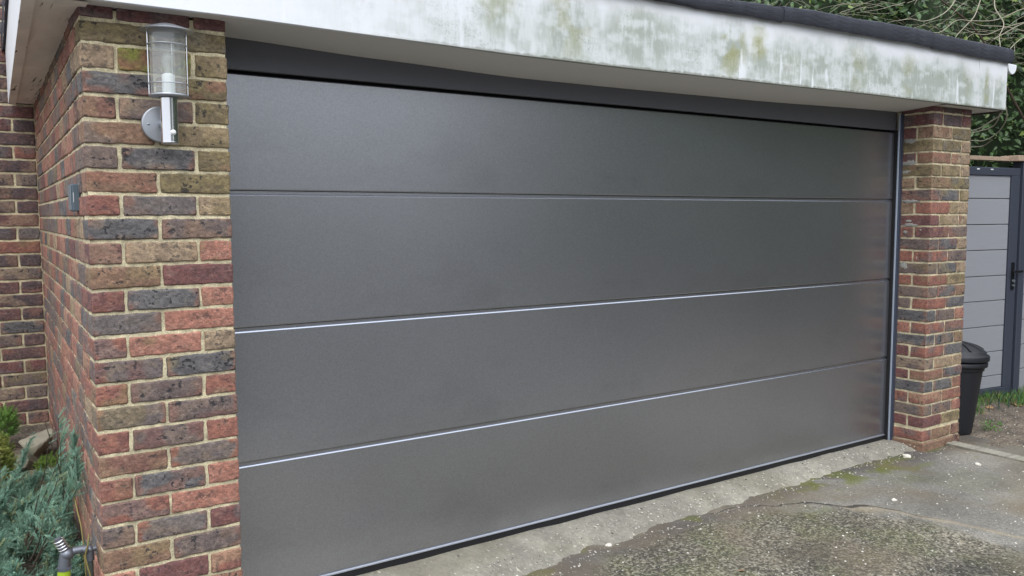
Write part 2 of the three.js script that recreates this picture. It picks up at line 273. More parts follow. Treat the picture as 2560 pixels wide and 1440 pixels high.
top(new THREE.Mesh(sheet(120, 110, (u, v) => { const x = mix(4.5, 8, u), z = mix(2.6, -1.6, v); return [x, soilH(x, z), z]; }, (p) => [p[0] / 1.6, p[2] / 1.6]), M.soil), 'soil', null, null, null, 'structure');
top(new THREE.Mesh(sweepX([[0.03, -0.04], [0.03, 0.012], [1.9, -0.002], [1.9, -0.05]], 4.47, 4.56, 6, (x, z, y) => y + (fbm(x * 30, z * 8, 3, 2) - 0.5) * 0.012), M.concrete), 'kerb', null, null, null, 'structure');
const bedH = (x, z) => 0.03 + sm(0.1, -2.4, z) * 0.24 + (fbm(x * 4, z * 4, 61, 4) - 0.5) * 0.1;
top(new THREE.Mesh(sheet(70, 110, (u, v) => { const x = mix(-2.6, -0.3, u), z = mix(0.4, -2.7, v); return [x, Math.max(-0.06, bedH(x, z) * sm(0.4, 0.15, z) - 0.06 * (1 - sm(0.4, 0.15, z))), z]; }, (p) => [p[0] / 1.2, p[2] / 1.2]), M.soil), 'planting_bed', null, null, null, 'structure');

// ---------------------------------------------------------------- garage: piers, side wall, door, roof
const garage = group();
const LM = [2.142, 2.068, 1.998, 1.918, 1.844, 1.768, 1.692, 1.615, 1.542, 1.47, 1.396, 1.321, 1.245, 1.172, 1.098, 1.024, 0.948, 0.875, 0.798, 0.721, 0.647, 0.569, 0.492, 0.418, 0.339, 0.261, 0.186, 0.111, 0.036];
const RM = [2.165, 2.09, 2.011, 1.932, 1.854, 1.78, 1.703, 1.627, 1.55, 1.47, 1.398, 1.323, 1.247, 1.171, 1.096, 1.025, 0.95, 0.877, 0.798, 0.722, 0.648, 0.572, 0.497, 0.428, 0.353, 0.278, 0.204, 0.124];
const J = 0.0048;                                                    // half a joint
const leftRows = 'MMM,OO,TLO,GO,BNO,BO,NGO,BO,RNT,GN,MTP,BM,MGP,NP,RPT,FG,RNR,FN,RNR,BF,RGP,RP,NFM,BN,PMR,NB,RNF,BN'.split(',');
const rightRows = 'MRDM,MBOO,OROT,MBTO,OTOT,BBOT,NTGO,BRTN,MTTT,RMNT,NMGT,RRNT,NPGT,RROG,NPGB,NRGN,GMNP,PRNN,GPGB,MRGF,NMTT,MBGN,GPGR,RRRM,FBNP,MMON,RBBB'.split(',');
{
  const pier = part('brick_pier', mortarBox(-PW + 0.004, -0.004, 0, 2.1, -0.1, -0.0048), M.mortar, garage);
  pier.userData.label = 'left brick pier carrying the lantern';
  leftRows.forEach((t, k) => {
    const y1 = LM[k] - J, y0 = LM[k + 1] + J, q = () => rr(-0.002, 0.002), det = [11, 4, 3];
    if (t.length === 3) { brick(pier, -PW, -0.3415 + q(), y0, y1, -0.215, 0, t[0], [6, 4, 6]); brick(pier, -0.3315 + q(), -0.1125 + q(), y0, y1, -0.1025, 0, t[1], det); brick(pier, -0.1025 + q(), q(), y0, y1, -0.215, 0, t[2], [6, 4, 5]); }
    else { brick(pier, -PW, -0.2315 + q(), y0, y1, -0.1025, 0, t[0], det); brick(pier, -0.2215 + q(), q(), y0, y1, -0.1025, 0, t[1], det); }
  });
}
{
  const pier = part('brick_pier', mortarBox(W0 + 0.004, W0 + PW - 0.004, 0, 2.11, -0.44, -0.0048), M.mortar, garage);
  pier.userData.label = 'right brick pier with white mortar smears';
  const X = (t) => W0 + t;
  rightRows.forEach((t, k) => {
    const base = k === 26, y1 = (base ? 0.113 : RM[k + 1] - J), y0 = base ? 0.046 : RM[k + 2] + J + (k === 25 ? 0.004 : 0), q = () => rr(-0.0025, 0.0025), A = k % 2 === 0, det = [7, 3, 3];
    if (k >= 26 && !base) return;
    if (A) { brick(pier, X(0), X(0.1015), y0, y1, -0.213, 0, t[0], [4, 3, 7]); brick(pier, X(0.1115), X(0.325) + q(), y0, y1, -0.1, 0, t[2], det); brick(pier, X(0.335) + q(), X(PW) + q(), y0, y1, -0.2, 0, t[3], [4, 3, 4]); }
    else { brick(pier, X(0), X(0.2125) + q(), y0, y1, -0.101, 0, t[1], det); brick(pier, X(0.2225), X(PW) + q(), y0, y1, -0.101, 0, t[2], det); brick(pier, X(0), X(0.1), y0, y1, -0.213, -0.111, t[0], [4, 3, 4]); }
  });
  brick(pier, X(0), X(0.1), RM[1] + J, RM[0] - 0.03, -0.213, 0, 'M', [4, 3, 7]); brick(pier, X(0.11), X(0.325), RM[1] + J, RM[0] - 0.03, -0.1, 0, 'D', [7, 3, 3]); brick(pier, X(0.335), X(PW), RM[1] + J, RM[0] - 0.03, -0.1, 0, 'M', [4, 3, 3]);
  // worn footing course that steps out at the bottom
  for (const [x0, x1, z0, z1] of [[-0.012, 0.2, -0.22, 0.014], [0.205, 0.36, -0.1, 0.008], [0.365, 0.44, -0.1, 0.004]]) brick(pier, X(x0), X(x1), -0.03, 0.038, z0, z1, 'B', [7, 3, 5]);
  // dried white mortar on the reveal
  M.smear = std({ color: rgb(178, 177, 170), roughness: 0.95, bumpMap: mortarBump, bumpScale: 0.004 });
  for (const [y, z, h, l] of [[1.925, -0.155, 0.02, 0.05], [1.79, -0.15, 0.02, 0.055], [1.735, -0.17, 0.012, 0.04], [1.552, -0.13, 0.014, 0.06], [1.405, -0.13, 0.013, 0.05], [1.43, -0.14, 0.01, 0.02], [1.36, -0.16, 0.012, 0.02], [1.15, -0.165, 0.026, 0.028], [1.2, -0.08, 0.012, 0.004], [1.375, -0.06, 0.008, 0.008]]) {
    const g = new THREE.SphereGeometry(1, 18, 12); const p = g.attributes.position;
    for (let i = 0; i < p.count; i++) { const s = 0.3 + 1.3 * n3(p.getX(i) * 3 + y * 50, p.getY(i) * 2.6, p.getZ(i) * 3.4 + z * 30); p.setXYZ(i, p.getX(i) * 0.003, p.getY(i) * h * s * 0.75, p.getZ(i) * l * s * 0.85); }
    g.computeVertexNormals(); g.translate(W0 + 0.0005, y, z); part('mortar_smear', g, M.smear, pier);
  }
}
{ // long side wall, seen along its face; local x runs towards the viewer, local z outwards
  const side = group(-PW, 0, -0.107); side.rotation.y = -(Math.PI / 2 + 0.0484); 
  const core = part('side_wall', mortarBox(-2.6, -0.002, 0, 2.1, -0.2, -0.0048), M.mortar, garage);
  core.position.copy(side.position); core.rotation.copy(side.rotation);
  const far = [], seq = 'NRPGMNRFGPBNRMGNPFRNGTRP';
  leftRows.forEach((t, k) => {
    const y1 = Math.min(LM[k] - J, 2.13), y0 = LM[k + 1] + J; let s = t.length === 3 ? 0.118 : 0.005, n = 0;
    while (s < 2.55) {
      const e = Math.min(s + 0.215, 2.57), type = seq[Math.floor(rnd() * seq.length)];
      if (n < 4 || (n < 5 && k > 3 && k < 12)) brick(core, -e, -s, y0, y1, -0.1, 0, type, [8, 3, 2]);
      else { const g = brickGeo(e - s, y1 - y0, 0.1, type, 5, 2, 1); g.translate(-(s + e) / 2, (y0 + y1) / 2, -0.05 + rr(-0.001, 0.002)); far.push(g); }
      s = e + 0.01; n++;
    }
  });
  part('far_bricks', far, M.brick, core, 'stuff');
}
// ---- door
const grain = tex(512, 512, (i, j, o) => { o[0] = o[1] = o[2] = 128 + 60 * (hash(i, j, 2) - 0.5) + 90 * (n2(i / 3, j / 3, 12) - 0.5); }, false, true); grain.repeat.set(4, 4);
const doorMap = tex(2048, 1024, (i, j, o) => { const x = i / 2048 * 4.3, y = j / 1024 * 2.1, g = 0.97 + 0.05 * fbm(x * 2, y * 2.5, 8, 3) + 0.06 * (n2(i / 1.6, j / 1.6, 5) - 0.5) + 0.1 * (hash(i, j, 5) - 0.5) - 0.03 * sm(0.5, 0.8, fbm(x * 5, y * 9, 28, 4)) * sm(0.5, 0.06, y); o[0] = 164 * g; o[1] = 165 * g; o[2] = 170 * g; }, true, true);
doorMap.repeat.set(1 / 4.3, 1 / 2.1);
M.door = new THREE.MeshPhysicalMaterial({ map: doorMap, metalness: 0.88, roughness: 0.3, bumpMap: grain, bumpScale: 0.00025 });
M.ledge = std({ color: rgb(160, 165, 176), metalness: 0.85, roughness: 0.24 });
M.header = std({ color: rgb(104, 105, 112), metalness: 0.3, roughness: 0.5, bumpMap: grain, bumpScale: 0.0004 });
M.rubber = std({ color: rgb(20, 20, 24), roughness: 0.75 });
M.alu = std({ color: rgb(196, 202, 214), metalness: 0.75, roughness: 0.36 });
M.frame = std({ color: rgb(176, 186, 200), metalness: 0.4, roughness: 0.4 });
const door = group(); door.name = 'garage_door'; garage.add(door); door.userData.label = 'wide grey sectional garage door of four flat panels';
{
  const D0 = -0.03, D1 = 4.212, lines = [0.056, 0.559, 1.064, 1.567, 1.983];
  for (let k = 0; k < 4; k++) {
    const a = lines[k], b = lines[k + 1], z = ZD, bk = ZD - 0.04;
    // face, small radius, sloping ledge, set-back lip that goes under the panel above
    const prof = k < 3 ? [[bk, a], [z - 0.005, a], [z - 0.0012, a + 0.0012], [z, a + 0.005], [z, b - 0.019], [z - 0.008, b - 0.019], [z - 0.008, b - 0.0022], [bk, b - 0.0022]] : [[bk, a], [z - 0.005, a], [z - 0.0012, a + 0.0012], [z, a + 0.005], [z, b - 0.004], [z - 0.004, b], [bk, b]];
    const panel = part('door_panel', sweepX(prof, D0, D1, 1), M.door, door);
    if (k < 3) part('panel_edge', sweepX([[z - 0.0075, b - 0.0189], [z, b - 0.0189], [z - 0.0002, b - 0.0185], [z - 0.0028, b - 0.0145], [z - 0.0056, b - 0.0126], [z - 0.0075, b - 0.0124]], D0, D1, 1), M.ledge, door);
  }
  part('backing_sheet', bbox(D0, D1 + 0.02, 0.02, 2.02, ZD - 0.075, ZD - 0.043, 0.001), M.rubber, door);
  part('bottom_trim', sweepX([[ZD - 0.03, 0.0455], [ZD + 0.003, 0.0455], [ZD + 0.004, 0.0465], [ZD + 0.004, 0.0515], [ZD - 0.002, 0.0545], [ZD - 0.03, 0.0545]], D0, D1), M.alu, door);
  part('bottom_seal', sweepX([[ZD - 0.035, 0.045], [ZD - 0.035, 0.006], [ZD - 0.012, 0.004], [ZD - 0.002, 0.014], [ZD + 0.001, 0.045]], D0, D1), M.rubber, door);
  part('header_panel', sweepX([[ZD - 0.02, 1.997], [ZD - 0.001, 1.997], [ZD + 0.002, 2.0], [ZD + 0.002, 2.13], [ZD - 0.02, 2.13]], D0, 4.235), M.header, door);
  part('side_seal', bbox(4.2135, 4.239, 0.015, 1.995, ZD - 0.045, -0.2185, 0.002), M.rubber, door);
  part('frame_post', [bbox(4.2165, 4.2435, 0.014, 2.0955, -0.2175, -0.2065, 0.002)], M.frame, door);
  part('frame_lip', bbox(4.221, 4.2435, 0.014, 2.0955, -0.206, -0.197, 0.002), std({ color: rgb(74, 82, 98), metalness: 0.3, roughness: 0.45 }), door);
  const sp = []; for (let k = 0; k < 34; k++) { const g = new THREE.SphereGeometry(rr(0.003, 0.0065), 7, 5); g.scale(0.8, rr(0.7, 2.4), 0.8); g.translate(4.2405, 0.05 + k * 0.06 + rr(-0.02, 0.02), -0.1945); sp.push(g); }
  part('sealant', [bbox(4.228, 4.2445, 0.02, 2.09, -0.1968, -0.1925, 0.0015), ...sp], std({ color: rgb(60, 63, 76), roughness: 0.6 }), door);
  part('frame_post', bbox(-0.06, -0.008, 0.014, 2.0955, -0.235, -0.2, 0.002), M.frame, door);
}
// ---- roof: soffit boards, fascia boards, felt edging, deck
const roof = group(); roof.name = 'roof'; garage.add(roof); roof.userData.label = 'flat roof with stained white fascia and black felt edge';
const botF = interp([[-0.6, 2.105], [0, 2.108], [0.48, 2.103], [1.1, 2.098], [1.52, 2.1], [2.4, 2.111], [3.58, 2.125], [4.92, 2.134]]);
const botB = interp([[-0.6, 2.107], [0.07, 2.107], [0.63, 2.087], [1.33, 2.071], [1.8, 2.073], [2.79, 2.083], [4.1, 2.109], [4.92, 2.118]]);
const feltB = interp([[-0.6, 2.43], [1.2, 2.4], [2.0, 2.4], [2.37, 2.406], [3.0, 2.411], [3.83, 2.421], [4.9, 2.427]]);
const feltT = interp([[-0.6, 2.49], [1.5, 2.43], [1.96, 2.438], [2.15, 2.458], [2.37, 2.477], [3.0, 2.495], [3.83, 2.516], [4.9, 2.522]]);
const FX0 = -0.6, FX1 = 4.905, FZ = 0.092;
const stains = [[1.0, 0.24, 0.14, 0.12, 0.9, 0.5], [1.36, 0.2, 0.14, 0.14, 0.95, 0.7], [1.75, 0.19, 0.22, 0.13, 0.75, 0.15], [2.32, 0.17, 0.14, 0.13, 1, 1], [2.52, 0.2, 0.08, 0.1, 1, 1], [2.75, 0.16, 0.2, 0.14, 0.6, 0.2], [3.0, 0.16, 0.2, 0.14, 0.75, 0.05], [3.3, 0.17, 0.16, 0.15, 0.95, 0.35], [3.55, 0.13, 0.2, 0.13, 0.7, 0], [3.8, 0.16, 0.1, 0.14, 0.9, 0.5], [3.95, 0.13, 0.2, 0.14, 0.8, 0.1], [4.15, 0.12, 0.12, 0.12, 0.85, 0.1], [4.4, 0.14, 0.12, 0.13, 0.75, 0.3], [4.66, 0.12, 0.04, 0.14, 1.05, 0.9], [4.8, 0.12, 0.08, 0.13, 0.6, 0.5]];
const fasciaMap = tex(2048, 256, (i, j, o) => {
  const x = mix(FX0, FX1, i / 2048), y = j / 256 * 0.36;
  const st = 0.3 * fbm(x * 70, y * 14 + 3, 5, 4) + 0.7 * fbm(x * 15, y * 26, 6, 5), fine = fbm(x * 150, y * 30, 15, 3), cl = fbm(x * 9, y * 11, 25, 4), topl = 0.185 + 0.1 * (n2(x * 2.6, 0.5, 33) - 0.5) + 0.07 * (n2(x * 15, 0.5, 34) - 0.5);
  let g = (1 - sm(topl - 0.06, topl + 0.07, y)) * (0.3 + 0.36 * sm(0.34, 0.66, st)) * sm(0.2, 1.7, x + 0.35), yel = 0;
  for (const [cx, cy, rx, ry, s, yy] of stains) { const d = Math.hypot((x - cx) / rx, (y < cy ? (y - cy) * 0.6 : y - cy) / ry) + (cl - 0.5) * 1.3 + (st - 0.5) * 0.8; const e = (1 - sm(0.2, 1.2, d)) * s * (0.35 + 0.7 * sm(0.3, 0.65, st)); g += e * 0.62; yel += e * yy * sm(0.36, 0.62, cl + 0.3 * (st - 0.5)); }
  g *= 0.72 + 0.56 * fine; const drip = sm(0.72, 0.84, n2(x * 31, y * 2, 55) * 0.8 + 0.35 * (fbm(x * 60, y * 12, 56, 2) - 0.35)) * (1 - sm(0.1, 0.24, y)) * sm(0.3, 0.6, n2(x * 2, 1, 58)); g *= 1 - 0.8 * drip; yel *= 1 - 0.8 * drip;
  g = clamp(g) * 0.92; yel = clamp(yel) * 0.8;
  const w = 0.965 + 0.035 * fbm(x * 3, y * 6, 66, 3);
  let s = [231 * w, 234 * w, 238 * w]; s = [mix(s[0], 138, g * 0.8), mix(s[1], 146, g * 0.8), mix(s[2], 134, g * 0.8)]; s = [mix(s[0], 146, yel * 0.85), mix(s[1], 144, yel * 0.85), mix(s[2], 84, yel * 0.85)];
  const spk = sm(0.62, 0.8, n2(x * 300, y * 190, 75)) * sm(0.45, 0.75, cl) * g * 0.5; const edge = (1 - sm(0.003, 0.012, y + 0.008 * (n2(x * 60, 0, 8) - 0.5))) * 0.5;
  for (let k = 0; k < 3; k++) o[k] = mix(mix(s[k], [70, 76, 62][k], spk * 0.8), [92, 94, 80][k], edge * sm(0.2, 1.4, x));
  if (Math.abs(x - 4.56) < 0.0035) for (let k = 0; k < 3; k++) o[k] = 226;
});
M.fascia = std({ map: fasciaMap, roughness: 0.55, bumpMap: grain, bumpScale: 0.0006 });
M.white = std({ color: rgb(228, 231, 236), roughness: 0.5 });
const soffitMap = tex(1024, 512, (i, j, o) => {
  const a = fbm(i / 90, j / 90, 5, 4), cr = sm(0.66, 0.72, fbm(i / 14, j / 70, 45, 4)) * sm(0.5, 0.7, n2(i / 120, j / 90, 41)), d = hash(i, j, 3); const g = 0.88 + 0.16 * a + 0.04 * (d - 0.5);
  o[0] = mix(234 * g, 80, cr); o[1] = mix(225 * g, 68, cr); o[2] = mix(217 * g, 60, cr);
}, true, true);
M.soffit = std({ map: soffitMap, roughness: 0.8 });
M.soffitPlain = std({ color: rgb(212, 209, 203), roughness: 0.75, bumpMap: grain, bumpScale: 0.0008 });
const feltMap = tex(1024, 256, (i, j, o) => { const d = hash(i, j, 3), c = n2(i / 3, j / 3, 9), a = fbm(i / 50, j / 40, 19, 4), g = 0.55 + 0.35 * d + 0.35 * c + 0.5 * (a - 0.5); o[0] = 84 * g; o[1] = 88 * g; o[2] = 101 * g; }, true, true);
const feltBump = tex(512, 512, (i, j, o) => { o[0] = o[1] = o[2] = 255 * (0.5 * hash(i, j, 3) + 0.5 * n2(i / 4, j / 4, 9)); }, false, true);
feltMap.repeat.set(1.4, 4); feltBump.repeat.set(2, 2);
M.felt = std({ map: feltMap, bumpMap: feltBump, bumpScale: 0.012, roughness: 0.92 });
{
  const uvFix = (g) => { const p = g.attributes.position, u = g.attributes.uv; for (let i = 0; i < p.count; i++) u.setXY(i, (p.getX(i) - FX0) / (FX1 - FX0), (p.getY(i) - botF(p.getX(i))) / 0.36); return g; };
  part('fascia_board', uvFix(sweepX([[FZ - 0.02, 0], [FZ - 0.0015, 0], [FZ, 0.0015], [FZ, 1], [FZ - 0.02, 1]], FX0, 4.5605, 100, (x, z, y) => (y < 0.5 ? botF(x) + y : feltB(x) + 0.03))), M.fascia, roof);
  part('fascia_board', uvFix(sweepX([[FZ - 0.02, 0], [FZ - 0.0005, 0], [FZ + 0.001, 0.0015], [FZ + 0.001, 1], [FZ - 0.02, 1]], 4.562, FX1, 10, (x, z, y) => (y < 0.5 ? botF(x) + y : feltB(x) + 0.03))), M.fascia, roof);
  // soffit in front of the door
  part('soffit', sheet(90, 6, (u, v) => { const x = mix(-0.02, W0 + 0.0, u), z = mix(ZD - 0.02, FZ - 0.019, v); return [x, mix(botB(x), botF(x) + 0.003, v) , z]; }, (p) => [p[0], p[2]]), M.soffitPlain, roof);
  part('soffit', sheet(10, 6, (u, v) => { const x = mix(-0.47, -0.02, u), z = mix(-0.02, FZ - 0.019, v); return [x, botF(x) + 0.003, z]; }, (p) => [p[0], p[2]]), M.soffitPlain, roof);
  part('soffit', sheet(10, 40, (u, v) => { const x = mix(W0 - 0.003, FX1 - 0.02, u), z = mix(-4, FZ - 0.019, v); return [x, botF(x) - 0.003 - 0.01 * (1 - v), z]; }, (p) => [p[0], p[2]]), M.soffitPlain, roof);
  // eaves down the left side: soffit board, white side board; both run slightly askew like the wall below
  const sx = (z) => mix(-0.553, -0.405, clamp((FZ - z) / 2.68)), wx = (z) => -PW + 0.02 + Math.max(0, -z) * 0.0445;
  part('side_soffit', sheet(8, 60, (u, v) => { const z = mix(-2.6, FZ - 0.02, v); return [mix(sx(z), wx(z), u), 2.1, z]; }, (p) => [p[0] * 2, p[2] * 0.8]), M.soffit, roof);
  const bb = (o0, o1, y0, y1, m, n) => { const f = (x, y, z) => [x, y, z], P = []; const z0 = -2.6, z1 = FZ - 0.021, q = [[o0, y0], [o1, y0], [o1, y1], [o0, y1]];
    const gs = []; for (let e = 0; e < 4; e++) { const a = q[e], b = q[(e + 1) % 4]; gs.push(sheet(1, 20, (u, v) => { const z = mix(z0, z1, v); return [sx(z) + mix(a[0], b[0], u), mix(a[1], b[1], u), z]; }, (p) => [p[0] + p[1], p[2]])); }
    gs.push(sheet(1, 1, (u, v) => [sx(z0) + mix(o0, o1, u), mix(y0, y1, v), z0], (p) => [p[0], p[1]])); return part(n, gs, m, roof); };
  bb(-0.037, -0.0005, 2.094, 2.42, M.white, 'side_board'); bb(-0.0365, -0.001, 2.0915, 2.0938, M.soffit, 'side_board_edge');
  // felt edging laid in strips, lapped at the seams
  const seams = [-0.66, 0.55, 1.62, 2.66, 4.0, 4.925];
  for (let k = 0; k < 5; k++) {
    const x0 = seams[k], x1 = seams[k + 1] - 0.001, dz = (k % 2) * 0.006, w = (x, s) => (fbm(x * 4, s, 7 + s, 3) - 0.5);
    const prof = [[-0.02, 1.02], [0.07, 1.03], [0.1, 0.98], [0.118, 0.86], [0.123, 0.6], [0.121, 0.3], [0.117, 0.08], [0.111, 0], [0.1, 0.04], [0.096, 0.3], [-0.02, 0.4]];
    const g = sweepX(prof.map(([z, y]) => [z + dz, y]), x0, x1, Math.ceil((x1 - x0) * 28), (x, z, y) => mix(feltB(x) + 0.006 * w(x, 3) + 0.008 * w(x * 3, 9) + dz * 0.8, feltT(x) + 0.008 * w(x, 5) + 0.004 * w(x * 3, 15) + dz, y));
    const p = g.attributes.position; for (let i = 0; i < p.count; i++) if (p.getZ(i) > 0.09) p.setZ(i, p.getZ(i) + 0.012 * w(p.getX(i) * 1.5, 21) + 0.004 * w(p.getX(i) * 6, p.getY(i) * 20));
    const gc = toCreasedNormals(g, 0.9); part('felt_strip', gc, M.felt, roof);
  }
  part('felt_strip', [sheet(1, 20, (u, v) => { const z = mix(-2.7, 0.12, v); return [sx(z) - 0.05 + 0.02 * u, mix(2.385, 2.39, u), z]; }, (p) => [p[0], p[2]]), sheet(1, 20, (u, v) => { const z = mix(-2.7, 0.12, v); return [sx(z) - 0.052, mix(2.485, 2.384, u), z]; }, (p) => [p[1], p[2]])], M.felt, roof);
  part('roof_deck', [bbox(-0.42, FX1 - 0.02, 2.215, 2.425, -6, FZ - 0.021, 0.002), bbox(-0.3, 4.6, 2.112, 2.214, -6, -0.27, 0.002)], M.felt, roof);
  part('side_fascia', bbox(FX1 - 0.02, FX1 - 0.001, 2.12, 2.45, -6, FZ - 0.021, 0.001), std({ color: rgb(70, 64, 58), roughness: 0.9 }), roof);
  // half-round gutter along the right eaves, its closed end showing
  const gs = new THREE.Shape(); gs.moveTo(-0.05, 0); gs.absarc(0, 0, 0.05, Math.PI, 2 * Math.PI, false); gs.lineTo(0.05, 0.006); gs.lineTo(-0.05, 0.006); gs.closePath();
  const gg = new THREE.ExtrudeGeometry(gs, { depth: 3, bevelEnabled: true, bevelSize: 0.002, bevelThickness: 0.004, bevelSegments: 2, curveSegments: 18 }); gg.translate(FX1 + 0.125, 2.43, -2.945);
  const cap = new THREE.ExtrudeGeometry(gs, { depth: 0.012, bevelEnabled: true, bevelSize: 0.004, bevelThickness: 0.003, bevelSegments: 2, curveSegments: 18 }); cap.translate(FX1 + 0.127, 2.43, 0.048);
  part('gutter', [gg, cap], M.white, roof);
  part('gutter_bracket', [bbox(FX1 - 0.005, FX1 + 0.08, 2.425, 2.433, -0.3, -0.28, 0.002), bbox(FX1 - 0.005, FX1 + 0.08, 2.425, 2.433, -1.3, -1.28, 0.002)], M.white, roof);
  // back and right walls so that the building is closed
  part('rear_wall', [bbox(W0 + 0.25, W0 + PW - 0.01, 0, 2.11, -6, -0.445, 0.002), bbox(-0.3, W0 + PW, 0, 2.11, -6.2, -6.0, 0.002)], M.mortar, garage);
}
top(garage, 'garage', 'brick garage with a wide grey sectional door and stained white fascia', 'garage');

// ---------------------------------------------------------------- house wall behind, on the left
{
  const core = new THREE.Mesh(mortarBox(-2.4, 0.2, 0, 4.2, -0.2, -0.006), M.mortar); core.position.set(-0.305, 0, -2.65);
  const seq = 'DDMDNDRGDMDDNDMRDG';
  for (let k = 0; k < 37; k++) {
    const y1 = 2.9205 - k * 0.0755, y0 = y1 - 0.0645; let s = k % 2 ? 0.012 : -0.1;
    for (let n = 0; n < 7 && s < 1.4; n++) { const e = s + 0.215; brick(core, -e, -Math.max(s, 0.012), y0, y1, -0.1, 0, seq[Math.floor(rnd() * seq.length)], [8, 3, 1]); s = e + 0.011; }
  }
  top(core, 'brick_wall', 'dark purple brick house wall at the far left behind the planting bed', 'wall');
}

// ---------------------------------------------------------------- lantern on the left pier
M.steel = std({ color: rgb(222, 223, 226), metalness: 1, roughness: 0.2 });
M.steelDull = std({ color: rgb(176, 180, 186), metalness: 0.85, roughness: 0.42 });
M.plastic = std({ color: rgb(226, 229, 229), roughness: 0.4 });
M.clear = new THREE.MeshPhysicalMaterial({ color: 0xf6f9f8, transmission: 0.86, thickness: 0, roughness: 0.02, ior: 1.55 });
{
  const L = group(-0.2085, 1.695, 0.098);
  part('wall_plate', [at(new THREE.LatheGeometry([[0, 0], [0.05, 0], [0.056, 0.004], [0.0565, 0.014], [0.052, 0.0185], [0, 0.0195]].map((q) => new THREE.Vector2(...q)), 40), -0.0095, 0.067, -0.096, Math.PI / 2)], M.steelDull, L);
  for (const [x, y] of [[-0.046, 0.066], [0.028, 0.066]]) part('screw', at(new THREE.SphereGeometry(0.0042, 10, 8), x, y, -0.077), M.steelDull, L);
  part('arm', at(cyl(0.014, 0.014, 0.075, 20), -0.004, 0.067, -0.048, Math.PI / 2), M.steelDull, L);
  part('lamp_post', new THREE.LatheGeometry([[0, 0], [0.024, 0], [0.0262, 0.002], [0.0262, 0.006], [0.0256, 0.008], [0.0256, 0.139], [0.03, 0.141], [0, 0.142]].map((q) => new THREE.Vector2(...q)), 40), M.steel, L);
  part('motion_sensor', at(new THREE.SphereGeometry(0.0085, 18, 12), 0.004, 0.034, 0.0255), M.plastic, L);
  const tray = part('lamp_base', at(new THREE.LatheGeometry([[0, 0], [0.054, 0], [0.0575, 0.002], [0.0575, 0.007], [0.055, 0.008], [0, 0.008]].map((q) => new THREE.Vector2(...q)), 44), 0.001, 0.142, 0), M.steelDull, L);
  part('glass_cylinder', at(cyl(0.051, 0.051, 0.19, 48, true), 0.001, 0.247, 0), M.clear, L);
  part('lamp_holder', at(new THREE.LatheGeometry([[0, 0.064], [0.012, 0.064], [0.0185, 0.06], [0.0185, 0], [0, 0]].map((q) => new THREE.Vector2(...q)), 28), 0.001, 0.15, 0), M.plastic, L);
  const bulb = new THREE.LatheGeometry([[0.0095, 0], [0.0105, 0.012], [0.0165, 0.03], [0.0175, 0.042], [0.0145, 0.054], [0.007, 0.062], [0, 0.0635]].map((q) => new THREE.Vector2(...q)), 28);
  part('bulb', at(bulb, 0.001, 0.2145, 0), new THREE.MeshPhysicalMaterial({ color: 0xf4f6f4, transmission: 0.85, thickness: 0, roughness: 0.25 }), L);
  for (const a of [-0.22 - 1.5, -0.22 + 1.5, -0.22 + 2.9]) { part('cage_rod', at(cyl(0.0021, 0.0021, 0.195, 10), 0.001 + Math.sin(a) * 0.0555, 0.2445, Math.cos(a) * 0.0555), M.steel, L); }
  for (const y of [0.181, 0.298]) part('cage_ring', at(new THREE.TorusGeometry(0.0572, 0.0017, 8, 56), 0.001, y, 0, Math.PI / 2), M.steelDull, L);
  part('lamp_cap', at(new THREE.LatheGeometry([[0.076, 0.3415], [0.0795, 0.3392], [0.08, 0.3405], [0.06, 0.35], [0.03, 0.3595], [0.004, 0.366], [0, 0.366]].map((q) => new THREE.Vector2(...q)), 56), 0.001, 0, 0), new THREE.MeshStandardMaterial({ color: rgb(158, 160, 166), metalness: 0.9, roughness: 0.34, side: THREE.DoubleSide }), L);
  part('cap_liner', at(new THREE.LatheGeometry([[0, 0.339], [0.052, 0.339], [0.0535, 0.33], [0.0535, 0.341], [0.079, 0.3408]].map((q) => new THREE.Vector2(...q)), 48), 0.001, 0, 0), M.steelDull, L);
  top(L, 'wall_lantern', 'stainless steel lantern with glass cylinder fixed to the left brick pier', 'lantern');
}
// small grey box on the side wall
{
  const K = group(-0.442, 1.49, -0.19);
  part('housing', [bbox(-0.0125, 0.012, 0, 0.088, -0.045, 0.02, 0.004)], std({ color: rgb(92, 106, 116), roughness: 0.4, metalness: 0.2 }), K);
  part('sliding_cover', bbox(-0.0158, -0.0128, 0.004, 0.084, -0.042, 0.017, 0.002), std({ color: rgb(128, 142, 152), roughness: 0.3, metalness: 0.4 }), K);
  part('highlight_strip', bbox(-0.0085, -0.0068, 0.03, 0.06, 0.0202, 0.0208, 0.0002), M.plastic, K);  // pale strip standing in for the highlight streak on the box front
  top(K, 'keypad_box', 'small grey box fixed to the side wall round the corner of the left pier', 'keypad box');
}

